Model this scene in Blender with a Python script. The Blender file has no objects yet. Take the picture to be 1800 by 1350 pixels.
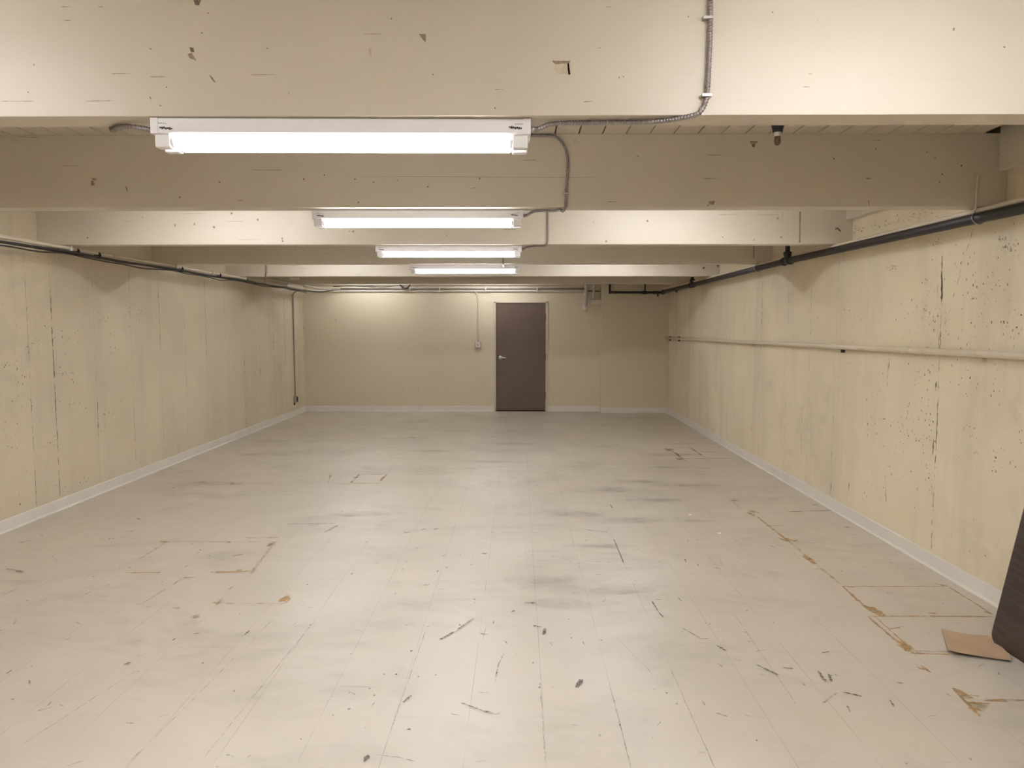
import bpy, bmesh, math, random
from mathutils import Vector, Matrix

S = bpy.context.scene
COL = S.collection
# ------------------------------------------------------------------ camera, world, exposure
F_PX, EYE = 1300.0, 1.6
PITCH = math.atan(103 / F_PX)
YAW = math.atan(11 / F_PX)
cam_d = bpy.data.cameras.new('camera')
cam_d.sensor_fit = 'HORIZONTAL'
cam_d.sensor_width = 36.0
cam_d.lens = 36.0 * F_PX / 1800.0
cam_d.clip_start = 0.02
cam = bpy.data.objects.new('camera', cam_d)
COL.objects.link(cam)
cam.location = (0, 0, EYE)
cam.rotation_euler = (math.pi / 2 - PITCH, 0, YAW)
S.camera = cam

world = bpy.data.worlds.new('world')
S.world = world
world.use_nodes = True
world.node_tree.nodes['Background'].inputs[0].default_value = (0.0, 0.0, 0.0, 1)
world.node_tree.nodes['Background'].inputs[1].default_value = 0.0

S.view_settings.view_transform = 'Standard'
S.view_settings.look = 'None'
S.view_settings.gamma = 1.0
S.view_settings.use_curve_mapping = False
S.view_settings.exposure = 1.29
TUBE_STRENGTH = 12.6
DECK_GAIN = 1.58  # deck tubes set stronger than the centre row to deepen the wall shadows
TUBE_COLOR = (0.985, 1.0, 1.04)
S.cycles.max_bounces = 12
S.cycles.diffuse_bounces = 7
S.cycles.adaptive_threshold = 0.015
S.cycles.glossy_bounces = 4
S.cycles.sample_clamp_indirect = 6.0
S.cycles.use_denoising = True

# ------------------------------------------------------------------ room measures (metres)
XL, XR = -3.98, 2.735          # side walls
YB, YF = 13.75, -5.0           # far wall, wall behind the camera
ZC = 2.667                     # underside of the deck boards
ZB = 2.265                     # underside of the beams
YCOL, XCOL = 13.53, 1.515      # wall that steps forward at the far right
BT = 0.125                     # beam thickness
BEAMS = [-3.20, -1.33, 0.55, 2.41, 4.235, 6.16, 8.08, 10.13, 11.95]

# ------------------------------------------------------------------ pixel -> place on a plane
ROT = Matrix.Rotation(YAW, 3, 'Z') @ Matrix.Rotation(math.pi / 2 - PITCH, 3, 'X')
def at(px, py, ax, v):
    d = ROT @ Vector(((px - 900) / F_PX, -(py - 675) / F_PX, -1.0))
    i = 'xyz'.index(ax)
    t = (v - (0, 0, EYE)[i]) / d[i]
    return Vector((0, 0, EYE)) + d * t

# ------------------------------------------------------------------ mesh helpers
def box(bm, x0, x1, y0, y1, z0, z1, bev=0.0, mi=0, seg=1):
    r = bmesh.ops.create_cube(bm, size=1.0)
    vs = r['verts']
    for v in vs:
        v.co = Vector((x0 + (v.co.x + .5) * (x1 - x0), y0 + (v.co.y + .5) * (y1 - y0), z0 + (v.co.z + .5) * (z1 - z0)))
    fs = set(f for v in vs for f in v.link_faces)
    for f in fs: f.material_index = mi
    if bev > 0:
        es = set(e for v in vs for e in v.link_edges)
        r2 = bmesh.ops.bevel(bm, geom=list(es), offset=bev, segments=seg, affect='EDGES', profile=0.5)
        for f in r2['faces']: f.material_index = mi

def smooth_path(pts, n=8):
    P = [Vector(p) for p in pts]
    if len(P) < 3: return P
    out = []
    for i in range(len(P) - 1):
        p0 = P[i - 1] if i > 0 else P[0] * 2 - P[1]
        p1, p2 = P[i], P[i + 1]
        p3 = P[i + 2] if i + 2 < len(P) else P[-1] * 2 - P[-2]
        for k in range(n):
            t = k / n
            out.append(0.5 * ((2 * p1) + (p2 - p0) * t + (2 * p0 - 5 * p1 + 4 * p2 - p3) * t * t + (3 * p1 - p0 - 3 * p2 + p3) * t ** 3))
    out.append(P[-1])
    return out

def resample(P, step):
    out = [P[0].copy()]
    acc = 0.0
    for a, b in zip(P[:-1], P[1:]):
        L = (b - a).length
        if L < 1e-9: continue
        d = step - acc
        while d <= L:
            out.append(a + (b - a) * (d / L))
            d += step
        acc = L - (d - step)
    if (out[-1] - P[-1]).length > step * .3: out.append(P[-1].copy())
    return out

def tube(bm, pts, r, seg=12, mi=0, radii=None, cap=True):
    P = [Vector(p) for p in pts]
    n = len(P)
    T = []
    for i in range(n):
        a = P[max(i - 1, 0)]; b = P[min(i + 1, n - 1)]
        T.append((b - a).normalized())
    up = Vector((0, 0, 1)) if abs(T[0].z) < .9 else Vector((1, 0, 0))
    u = (up - T[0] * up.dot(T[0])).normalized()
    rings = []
    for i in range(n):
        if i > 0:
            u = (u - T[i] * u.dot(T[i]))
            if u.length < 1e-6: u = T[i].orthogonal()
            u.normalize()
        w = T[i].cross(u)
        rr = radii[i] if radii else r
        rings.append([bm.verts.new(P[i] + (u * math.cos(2 * math.pi * k / seg) + w * math.sin(2 * math.pi * k / seg)) * rr) for k in range(seg)])
    for a, b in zip(rings[:-1], rings[1:]):
        for k in range(seg):
            f = bm.faces.new((a[k], a[(k + 1) % seg], b[(k + 1) % seg], b[k])); f.smooth = True; f.material_index = mi
    if cap:
        f = bm.faces.new(list(reversed(rings[0]))); f.material_index = mi
        f = bm.faces.new(rings[-1]); f.material_index = mi

def corrugated(bm, pts, r, pitch=0.0095, seg=10):
    P = resample(smooth_path(pts, 10), pitch / 4)
    rad = [r * (1.04, .92, .70, .92)[i % 4] for i in range(len(P))]
    tube(bm, P, r, seg, radii=rad)

def lathe(bm, prof, c=(0, 0, 0), seg=24, axis='Z', mi=0):
    """prof: list of (radius, height)"""
    rings = []
    for (r, h) in prof:
        ring = []
        for k in range(seg):
            a = 2 * math.pi * k / seg
            p = (r * math.cos(a), r * math.sin(a), h)
            if axis == 'X': p = (h, r * math.cos(a), r * math.sin(a))
            if axis == 'Y': p = (r * math.cos(a), h, r * math.sin(a))
            ring.append(bm.verts.new(Vector(c) + Vector(p)))
        rings.append(ring)
    for a, b in zip(rings[:-1], rings[1:]):
        for k in range(seg):
            f = bm.faces.new((a[k], a[(k + 1) % seg], b[(k + 1) % seg], b[k])); f.smooth = True; f.material_index = mi
    for rg in (rings[0], rings[-1]):
        f = bm.faces.new(rg); f.material_index = mi

def prism(bm, poly, axis, a0, a1, mi=0):
    """extrude a 2-D outline along an axis"""
    def pt(p, a):
        if axis == 'x': return Vector((a, p[0], p[1]))
        if axis == 'y': return Vector((p[0], a, p[1]))
        return Vector((p[0], p[1], a))
    A = [bm.verts.new(pt(p, a0)) for p in poly]
    B = [bm.verts.new(pt(p, a1)) for p in poly]
    n = len(poly)
    for i in range(n):
        f = bm.faces.new((A[i], A[(i + 1) % n], B[(i + 1) % n], B[i])); f.material_index = mi
    f = bm.faces.new(list(reversed(A))); f.material_index = mi
    f = bm.faces.new(B); f.material_index = mi

def obj(name, bm, mats, parent=None, normals=True):
    me = bpy.data.meshes.new(name)
    if normals: bmesh.ops.recalc_face_normals(bm, faces=bm.faces)
    bm.to_mesh(me); bm.free()
    for m in (mats if isinstance(mats, (list, tuple)) else [mats]): me.materials.append(m)
    o = bpy.data.objects.new(name, me)
    COL.objects.link(o)
    if parent is not None:
        o.parent = parent
        o.matrix_parent_inverse = Matrix.Translation(-Vector(parent.location))
    return o

def tag(o, label, cat, group=None, kind=None):
    if label: o['label'] = label
    if cat: o['category'] = cat
    if group: o['group'] = group
    if kind: o['kind'] = kind
    return o

def thing(name, label, cat, loc=(0, 0, 0), group=None, kind=None):
    o = bpy.data.objects.new(name, None)
    o.empty_display_size = .1
    COL.objects.link(o)
    o.location = loc
    return tag(o, label, cat, group, kind)

NB = bmesh.new

# ------------------------------------------------------------------ materials
class MT:
    def __init__(s, name):
        s.m = bpy.data.materials.new(name); s.m.use_nodes = True
        s.nt = s.m.node_tree; s.N = s.nt.nodes; s.L = s.nt.links
        s.b = s.N['Principled BSDF']; s.out = s.N['Material Output']
    def n(s, t, **k):
        x = s.N.new(t)
        for a, v in k.items(): setattr(x, a, v)
        return x
    def pos(s):
        return s.n('ShaderNodeTexCoord').outputs['Object']
    def mapping(s, v, scale):
        m = s.n('ShaderNodeMapping'); m.inputs['Scale'].default_value = scale; s.L.new(v, m.inputs[0]); return m.outputs[0]
    def noise(s, v, scale, det=4, rough=.55, dist=0):
        x = s.n('ShaderNodeTexNoise'); x.inputs['Scale'].default_value = scale; x.inputs['Detail'].default_value = det
        x.inputs['Roughness'].default_value = rough; x.inputs['Distortion'].default_value = dist
        s.L.new(v, x.inputs['Vector']); return x.outputs[0]
    def ramp(s, v, a, b, lo=0.0, hi=1.0):
        x = s.n('ShaderNodeMapRange'); x.inputs[1].default_value = a; x.inputs[2].default_value = b
        x.inputs[3].default_value = lo; x.inputs[4].default_value = hi; s.L.new(v, x.inputs[0]); return x.outputs[0]
    def math(s, op, a, b=None, c=None):
        x = s.n('ShaderNodeMath', operation=op)
        for i, q in enumerate((a, b, c)):
            if q is None: continue
            if isinstance(q, (int, float)): x.inputs[i].default_value = q
            else: s.L.new(q, x.inputs[i])
        return x.outputs[0]
    def mix(s, f, a, b):
        x = s.n('ShaderNodeMix', data_type='RGBA')
        for i, q in ((0, f), (6, a), (7, b)):
            if isinstance(q, (int, float)): x.inputs[i].default_value = q
            elif isinstance(q, tuple): x.inputs[i].default_value = (*q, 1) if len(q) == 3 else q
            else: s.L.new(q, x.inputs[i])
        return x.outputs[2]
    def set(s, color=None, rough=None, metal=None, spec=None):
        for k, v in (('Base Color', color), ('Roughness', rough), ('Metallic', metal), ('Specular IOR Level', spec)):
            if v is None: continue
            if isinstance(v, tuple): s.b.inputs[k].default_value = (*v, 1)
            elif isinstance(v, (int, float)): s.b.inputs[k].default_value = v
            else: s.L.new(v, s.b.inputs[k])
    def bump(s, h, strength, dist=0.01):
        x = s.n('ShaderNodeBump'); x.inputs['Strength'].default_value = strength; x.inputs['Distance'].default_value = dist
        s.L.new(h, x.inputs['Height']); s.L.new(x.outputs[0], s.b.inputs['Normal'])

CREAM = (0.575, 0.516, 0.42)
CREAM2 = (0.635, 0.562, 0.418)

def simple(name, color, rough=.5, metal=0.0, var=0.06, scale=12.0, bump=0.0):
    M = MT(name)
    p = M.pos()
    nz = M.noise(p, scale, 5)
    M.set(color=M.mix(M.ramp(nz, .3, .7), tuple(c * (1 - var) for c in color), tuple(min(1, c * (1 + var)) for c in color)), rough=rough, metal=metal)
    if bump: M.bump(M.noise(p, scale * 8, 4), bump, .003)
    return M.m

def m_beam():
    M = MT('cream_painted_timber')
    p = M.pos()
    grain = M.noise(M.mapping(p, (1.2, 30, 45)), 2.0, 4)
    blot = M.noise(p, 1.6, 5)
    c = M.mix(M.ramp(blot, .3, .7), tuple(x * .96 for x in CREAM), tuple(x * 1.03 for x in CREAM))
    c = M.mix(M.ramp(grain, .62, .80, 0, .12), c, (0.42, 0.35, 0.25))
    # thin glue line between the laminations
    M.set(color=c, rough=M.ramp(blot, .3, .7, .38, .5))
    M.bump(grain, .10, .004)
    return M.m

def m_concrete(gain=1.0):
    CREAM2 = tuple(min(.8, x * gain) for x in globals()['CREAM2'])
    M = MT('cream_painted_concrete')
    p = M.pos()
    sep = M.n('ShaderNodeSeparateXYZ'); M.L.new(p, sep.inputs[0])
    y, z = sep.outputs[1], sep.outputs[2]
    streak = M.noise(M.mapping(p, (1, 3.2, .35)), 1.0, 5, .6)
    blot = M.noise(p, 1.3, 6, .6, .3)
    fine = M.noise(p, 38, 5, .65)
    board = M.n('ShaderNodeTexWhiteNoise', noise_dimensions='1D')
    M.L.new(M.math('FLOOR', M.math('DIVIDE', M.math('SUBTRACT', y, .19), .61)), board.inputs['W'])
    c = M.mix(M.ramp(blot, .3, .7), tuple(x * .93 for x in CREAM2), tuple(x * 1.05 for x in CREAM2))
    c = M.mix(M.ramp(streak, .50, .78, 0, .38), c, (0.40, 0.36, 0.29))
    c = M.mix(M.math('MULTIPLY', board.outputs[0], .09), c, (0.40, 0.33, 0.23))
    # grey grime smeared in patches
    g = M.math('MULTIPLY', M.ramp(M.noise(p, .75, 3, .5, .6), .54, .72), M.ramp(M.noise(p, 7, 6, .7), .42, .72))
    c = M.mix(M.math('MULTIPLY', g, .40), c, (0.27, 0.25, 0.21))
    # tiny air holes in the cast face
    vor = M.n('ShaderNodeTexVoronoi', feature='F1'); vor.inputs['Scale'].default_value = 26
    M.L.new(p, vor.inputs['Vector'])
    hole = M.math('MULTIPLY', M.ramp(vor.outputs['Distance'], .06, .12, 1, 0), M.ramp(M.noise(p, 3.1, 3), .60, .66))
    c = M.mix(M.math('MULTIPLY', hole, .55), c, (0.20, 0.17, 0.12))
    M.set(color=c, rough=.72)
    h = M.math('ADD', M.math('MULTIPLY', fine, .35), M.math('MULTIPLY', M.noise(p, 5, 4), .8))
    h = M.math('SUBTRACT', h, M.math('MULTIPLY', hole, .8))
    M.bump(h, .28, .006)
    return M.m

def m_backwall():
    M = MT('cream_painted_smooth_wall')
    p = M.pos()
    blot = M.noise(p, 1.1, 4)
    c = M.mix(M.ramp(blot, .3, .7), tuple(x * .97 for x in CREAM2), tuple(x * 1.02 for x in CREAM2))
    M.set(color=c, rough=.42)
    M.bump(M.noise(p, 60, 3), .06, .003)
    return M.m

def m_floor():
    M = MT('worn_waxed_vinyl_tile')
    p = M.pos()
    sep = M.n('ShaderNodeSeparateXYZ'); M.L.new(p, sep.inputs[0])
    x, y = sep.outputs[0], sep.outputs[1]
    T = .3048
    wob = M.math('MULTIPLY', M.math('SUBTRACT', M.noise(p, 2.3, 2), .5), .004)
    ux = M.math('DIVIDE', M.math('SUBTRACT', M.math('ADD', x, wob), .1046 - 40 * T), T)
    uy = M.math('DIVIDE', M.math('SUBTRACT', M.math('ADD', y, wob), 2.612 - 40 * T), T)
    def line(u, w):
        fr = M.math('FRACT', u)
        d = M.math('MINIMUM', fr, M.math('SUBTRACT', 1.0, fr))
        return M.ramp(d, 0.0, w / T, 1, 0)
    brk = M.ramp(M.noise(p, 2.1, 5, .7), .36, .60)
    lx = M.math('MULTIPLY', line(ux, .0032), M.math('MULTIPLY', brk, .62))
    brk2 = M.ramp(M.noise(p, 1.7, 5, .7, .4), .46, .68)
    ly = M.math('MULTIPLY', line(uy, .0032), M.math('MULTIPLY', brk2, .36))
    seam = M.math('MAXIMUM', lx, ly)
    tile = M.n('ShaderNodeTexWhiteNoise', noise_dimensions='3D')
    cv = M.n('ShaderNodeCombineXYZ')
    M.L.new(M.math('FLOOR', ux), cv.inputs[0]); M.L.new(M.math('FLOOR', uy), cv.inputs[1])
    M.L.new(cv.outputs[0], tile.inputs['Vector'])
    blot = M.noise(p, .9, 6, .62, .4)
    c = M.mix(M.ramp(blot, .32, .68), (0.495, 0.440, 0.362), (0.570, 0.512, 0.428))
    c = M.mix(M.math('MULTIPLY', tile.outputs[0], .10), c, (0.55, 0.50, 0.42))
    # grey wear smears
    sm = M.math('MULTIPLY', M.ramp(M.noise(M.mapping(p, (.8, 1.5, 1)), 1.1, 6, .66, .7), .50, .70), M.ramp(M.noise(M.mapping(p, (1, 2.2, 1)), 5, 5, .6), .30, .66))
    c = M.mix(M.math('MULTIPLY', sm, .62), c, (0.31, 0.28, 0.22))
    # yellowed wax
    yl = M.ramp(M.noise(p, 1.1, 3, .5, .2), .58, .75)
    c = M.mix(M.math('MULTIPLY', yl, .22), c, (0.58, 0.49, 0.32))
    mar = M.ramp(M.noise(M.mapping(p, (30, 5, 1)), 1.5, 6, .7), .62, .80)
    c = M.mix(M.math('MULTIPLY', mar, .14), c, (0.38, 0.34, 0.28))
    c = M.mix(seam, c, (0.23, 0.19, 0.14))
    r = M.ramp(M.noise(p, 2.6, 5, .6, .3), .3, .7, .335, .42)
    r = M.math('ADD', r, M.math('MULTIPLY', M.math('SUBTRACT', tile.outputs[0], .5), .07))
    r = M.math('ADD', r, M.math('MULTIPLY', sm, .14))
    M.set(color=c, rough=r, spec=.7)
    h = M.math('ADD', M.math('MULTIPLY', M.noise(M.mapping(p, (3.0, 5.5, 1)), 1.6, 4, .55, .6), 1.0), M.math('MULTIPLY', M.noise(p, 16, 4), .10))
    h = M.math('SUBTRACT', h, M.math('MULTIPLY', seam, .12))
    M.bump(h, .16, .012)
    return M.m

def m_mark(name, color, density=(.40, .60), scale=25, alpha=1.0, rough=.6):
    """thin worn deposit that breaks up irregularly"""
    M = MT(name)
    p = M.pos()
    nz = M.noise(p, scale, 5, .65)
    c = M.mix(M.ramp(M.noise(p, scale * .6, 3), .35, .65), color, tuple(x * .74 for x in color))
    M.set(color=c, rough=rough)
    M.L.new(M.ramp(nz, density[0], density[1], 0, alpha), M.b.inputs['Alpha'])
    return M.m

def m_tube(name, gain):
    M = MT(name)
    M.set(color=(.9, .9, .9), rough=.3)
    M.b.inputs['Emission Color'].default_value = (*TUBE_COLOR, 1)
    M.b.inputs['Emission Strength'].default_value = TUBE_STRENGTH * gain
    return M.m

def m_table():
    M = MT('dark_walnut_laminate')
    p = M.pos()
    g = M.noise(M.mapping(p, (14, 1.1, 14)), 2.2, 8, .65, .4)
    g2 = M.noise(M.mapping(p, (70, 2.5, 70)), 2.0, 4, .6)
    c = M.mix(M.ramp(g, .36, .64), (0.020, 0.0115, 0.0085), (0.062, 0.038, 0.028))
    c = M.mix(M.ramp(g2, .55, .75, 0, .5), c, (0.014, 0.008, 0.006))
    M.set(color=c, rough=.42)
    return M.m

def m_door():
    M = MT('brown_painted_steel')
    p = M.pos()
    c = M.mix(M.ramp(M.noise(p, 2.5, 3), .3, .7), (0.118, 0.076, 0.052), (0.134, 0.088, 0.062))
    M.set(color=c, rough=.38)
    M.bump(M.noise(p, 120, 2), .06, .002)
    return M.m

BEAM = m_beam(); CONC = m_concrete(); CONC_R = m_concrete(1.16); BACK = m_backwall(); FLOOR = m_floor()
PIT = simple('dark_pit_in_wall', (0.17, 0.135, 0.09), .9, var=.3, scale=60)
PITB = m_mark('faint_grime_on_wall', (0.23, 0.19, 0.14), (.42, .66), 60, .75, .9)
CRACK = m_mark('dark_crack_fill', (0.17, 0.135, 0.09), (.43, .60), 16, .85, .9)
SEAM = m_mark('faint_form_seam', (0.34, 0.29, 0.21), (.42, .66), 9, .55, .9)
GLUE = m_mark('orange_adhesive_residue', (0.60, 0.37, 0.155), (.28, .60), 14, .85, .5)
GLUEF = m_mark('faded_adhesive_residue', (0.58, 0.44, 0.24), (.34, .66), 9, .55, .5)
SCUFF = m_mark('black_scuff_mark', (0.055, 0.048, 0.042), (.30, .62), 70, .85, .6)
SCUFFF = m_mark('grey_scuff_mark', (0.20, 0.175, 0.145), (.36, .66), 40, .65, .6)
SMEAR = m_mark('dull_floor_smear', (0.30, 0.27, 0.23), (.36, .80), 3.5, .115, .6)
GOUGE = simple('bare_wood_gouge', (0.27, 0.21, 0.15), .9, var=.35, scale=70)
GOUGEF = simple('paint_filled_dent', (0.50, 0.43, 0.32), .7, var=.12, scale=40)
VOID = simple('black_void', (0.012, 0.011, 0.010), .95)
VINYL = simple('white_vinyl_base', (0.70, 0.665, 0.60), .42, var=.04, scale=4, bump=.03)
WHITE = simple('white_enamel', (0.80, 0.785, 0.80), .35, var=.015, scale=6)
SOCK = simple('white_plastic', (0.78, 0.77, 0.77), .4, var=.01)
TUBE = m_tube('lit_fluorescent_tube', 1.0); TUBE2 = m_tube('lit_stronger_fluorescent_tube', DECK_GAIN)
TUBEEND = simple('aluminium_tube_cap', (0.62, 0.60, 0.60), .35, .6)
ARMOR = simple('galvanized_armor', (0.30, 0.27, 0.27), .34, .8, var=.12, scale=40)
ZINC = simple('zinc_plated_steel', (0.42, 0.39, 0.37), .42, .8)
STEEL = simple('brushed_steel', (0.72, 0.70, 0.68), .28, 1.0)
IRON = simple('black_pipe_enamel', (0.015, 0.0125, 0.0135), .5, var=.3, scale=9)
CABLE = simple('black_cable_jacket', (0.035, 0.030, 0.030), .5, var=.2)
PAINTPIPE = simple('cream_painted_pipe', (0.62, 0.545, 0.42), .42, var=.05, scale=10)
PALEPIPE = simple('pale_painted_conduit', (0.66, 0.62, 0.56), .42, var=.05, scale=10)
PVC = simple('grey_plastic_pipe', (0.47, 0.44, 0.41), .45)
DOORM = m_door()
FRAME = simple('cream_door_frame', (0.58, 0.52, 0.41), .42, var=.02)
TABLE = m_table()
TABEDGE = simple('black_table_edge', (0.018, 0.013, 0.011), .5)
CARD = simple('tan_cardboard', (0.44, 0.31, 0.195), .8, var=.07, scale=9, bump=.1)
CARDE = simple('dark_paper_underside', (0.10, 0.06, 0.03), .9)
BAKEL = simple('black_bakelite', (0.014, 0.014, 0.018), .45)
PAPER = simple('white_paper_tag', (0.86, 0.84, 0.80), .7)
INK = simple('black_ink', (0.03, 0.03, 0.03), .7)
CHIP = simple('white_debris', (0.90, 0.88, 0.82), .6)
def m_bulb():
    M = MT('smoked_glass_bulb')
    M.set(color=(0.30, 0.22, 0.17), rough=.08)
    M.b.inputs['Transmission Weight'].default_value = .75
    M.b.inputs['IOR'].default_value = 1.3
    return M.m
BULB = m_bulb()

# ------------------------------------------------------------------ marks that belong to a surface
def blob(bm, mp, u, v, ru, rv, mi, rnd, n=7, jit=.3):
    a0 = rnd.random() * 6.28
    vs = []
    for k in range(n):
        a = a0 + 2 * math.pi * k / n
        q = 1 + (rnd.random() - .5) * 2 * jit
        vs.append(bm.verts.new(mp(u + ru * q * math.cos(a), v + rv * q * math.sin(a))))
    f = bm.faces.new(vs); f.material_index = mi

def stroke(bm, mp, pts, w, mi, rnd, jit=.35, step=None, taper=True, wob=0.0):
    """a ribbon drawn on a surface through 2-D points"""
    P = [Vector((p[0], p[1], 0)) for p in pts]
    L = sum((b - a).length for a, b in zip(P[:-1], P[1:]))
    if L < 1e-5: return
    P = resample(P, step or max(L / 6, .004))
    n = len(P)
    if n < 2: return
    prev = None
    for i in range(n):
        t = (P[min(i + 1, n - 1)] - P[max(i - 1, 0)]).normalized()
        nn = Vector((-t.y, t.x, 0))
        ww = w * .5 * (1 + (rnd.random() - .5) * 2 * jit)
        if taper and (i == 0 or i == n - 1): ww *= .3
        o = nn * ((rnd.random() - .5) * wob)
        a = bm.verts.new(mp(*(P[i] + o + nn * ww)[:2])); b = bm.verts.new(mp(*(P[i] + o - nn * ww)[:2]))
        if prev:
            f = bm.faces.new((prev[0], a, b, prev[1])); f.material_index = mi
        prev = (a, b)

def poly(bm, mp, pts, mi):
    f = bm.faces.new([bm.verts.new(mp(*p)) for p in pts]); f.material_index = mi

# ================================================================== FLOOR
def build_floor():
    rnd = random.Random(4)
    bm = NB()
    box(bm, XL - .3, XR + .3, YF - .3, YB + .3, -.2, 0)
    lv = [0]
    def mp(u, v):
        return Vector((u, v, .0004 + lv[0] * .00012))
    def px(*pp):
        return [tuple(at(x, y, 'z', 0)[:2]) for x, y in pp]
    G, GF, SC, SF, SM = 1, 2, 3, 4, 5
    # --- adhesive residue, right side, near
    def g(w, *pp, m=G, j=.5, wob=.004):
        q = px(*pp)
        if w < .03 or len(q) != 2: return stroke(bm, mp, q, w, m, rnd, j, .03, True, wob)
        a, b = Vector(q[0]), Vector(q[1]); d = (b - a).normalized(); nn = Vector((-d.y, d.x))
        for k in range(6):     # a wide smear is several overlapping drags
            o = nn * rnd.uniform(-.5, .5) * w; t0 = rnd.uniform(0, .45); t1 = rnd.uniform(.55, 1.1)
            lv[0] += .15
            stroke(bm, mp, [tuple(a + (b - a) * t0 + o), tuple(a + (b - a) * t1 + o * rnd.uniform(.2, 1.2))], w * rnd.uniform(.18, .42), m, rnd, .6, .015, True, w * .08)
    g(.016, (1525, 1083), (1745, 1084)); g(.012, (1525, 1083), (1600, 1148)); g(.008, (1538, 1084), (1606, 1144))
    g(.013, (1595, 1148), (1720, 1152)); g(.008, (1606, 1144), (1700, 1147))
    g(.05, (1573, 1122), (1605, 1147), m=G); g(.035, (1530, 1072), (1556, 1083))
    g(.06, (1513, 1062), (1548, 1080)); g(.018, (1480, 1030), (1530, 1075)); g(.03, (1478, 1029), (1502, 1032))
    g(.010, (1480, 1031), (1670, 1031)); g(.022, (1640, 1026), (1668, 1031)); g(.010, (1668, 1032), (1745, 1080))
    g(.035, (1728, 1073), (1744, 1080)); g(.016, (1555, 1107), (1582, 1103)); g(.02, (1632, 1078), (1648, 1078))
    g(.03, (1614, 1170), (1631, 1182)); g(.02, (1600, 1000), (1624, 1003), m=GF)
    # triangle patch lower right
    poly(bm, mp, px((1674, 1209), (1690, 1214), (1704, 1223), (1712, 1228), (1693, 1229)), G); lv[0] += 1
    poly(bm, mp, px((1695, 1235), (1740, 1236), (1723, 1260)), GF); lv[0] += 1
    g(.014, (1696, 1235), (1740, 1237)); g(.02, (1728, 1232), (1800, 1231)); g(.012, (1674, 1210), (1723, 1260))
    g(.03, (1700, 1243), (1727, 1248)); g(.02, (1704, 1222), (1722, 1224), m=GF)
    # --- right side, middle
    lv[0] += 1
    g(.03, (1308, 898), (1330, 908)); g(.06, (1312, 896), (1330, 902), m=GF); g(.016, (1285, 880), (1308, 898), m=GF)
    g(.018, (1330, 908), (1388, 953)); g(.06, (1370, 945), (1392, 953)); g(.03, (1392, 951), (1402, 950))
    g(.018, (1388, 953), (1478, 1028), m=GF); g(.045, (1410, 974), (1436, 992)); g(.02, (1346, 925), (1378, 924), m=GF)
    g(.02, (1383, 900), (1460, 897), m=GF); g(.03, (1385, 899), (1415, 900), m=GF); g(.02, (1432, 899), (1462, 897))
    g(.05, (1283, 880), (1300, 880), m=GF); g(.03, (1480, 926), (1500, 928), m=GF)
    # --- right side, far square
    g(.03, (1164, 780), (1264, 781), m=GF); g(.035, (1168, 782), (1222, 824), m=GF); g(.03, (1222, 824), (1250, 823), m=GF)
    g(.03, (1208, 784), (1240, 806), m=GF); g(.03, (1190, 807), (1310, 806), m=GF); g(.03, (1205, 795), (1290, 795), m=GF)
    g(.10, (1172, 788), (1182, 795), m=GF); g(.07, (1190, 803), (1198, 810), m=GF)
    # --- left, far rectangle
    lv[0] += 1
    g(.018, (632, 834), (682, 834)); g(.016, (616, 850), (670, 850)); g(.06, (672, 846), (682, 834)); g(.02, (582, 833), (577, 850), m=GF)
    g(.016, (588, 851), (616, 851), m=GF); g(.05, (622, 842), (628, 838), m=GF); g(.02, (616, 850), (632, 834), m=GF)
    g(.015, (420, 836), (490, 834), m=GF); g(.018, (400, 851), (484, 851), m=GF); g(.03, (404, 848), (412, 851), m=GF)
    # --- left, middle
    g(.016, (282, 953), (486, 953), m=GF); g(.03, (280, 953), (298, 954)); g(.035, (395, 954), (405, 955), m=GF)
    g(.028, (430, 946), (490, 946), m=GF); g(.05, (470, 962), (486, 953), m=GF); g(.03, (400, 979), (432, 974))
    g(.02, (235, 990), (290, 955), m=GF); g(.014, (220, 1008), (284, 1007)); g(.022, (370, 1007), (455, 1004)); g(.05, (400, 1006), (428, 1003), m=GF)
    g(.02, (440, 1010), (478, 960), m=GF); g(.03, (318, 1016), (342, 1016), m=GF); g(.012, (250, 1062), (320, 1018), m=GF)
    g(.035, (253, 1070), (268, 1068), m=GF); g(.025, (303, 1070), (316, 1070), m=GF); g(.03, (368, 1062), (396, 1061)); g(.014, (396, 1062), (500, 1062), m=GF)
    g(.012, (380, 1065), (410, 1030), m=GF); g(.05, (493, 1061), (511, 1047)); g(.05, (330, 1088), (354, 1083), m=GF); g(.04, (708, 938), (720, 936))
    g(.02, (505, 922), (590, 921), m=SF); g(.02, (570, 937), (595, 924), m=SF); g(.02, (0, 1050), (30, 1036), m=GF)
    # --- black scuffs read off the photograph
    lv[0] += 1
    def s(w, *pp, m=SC): stroke(bm, mp, px(*pp), w, m, rnd, .45, .012, True, .002)
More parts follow.
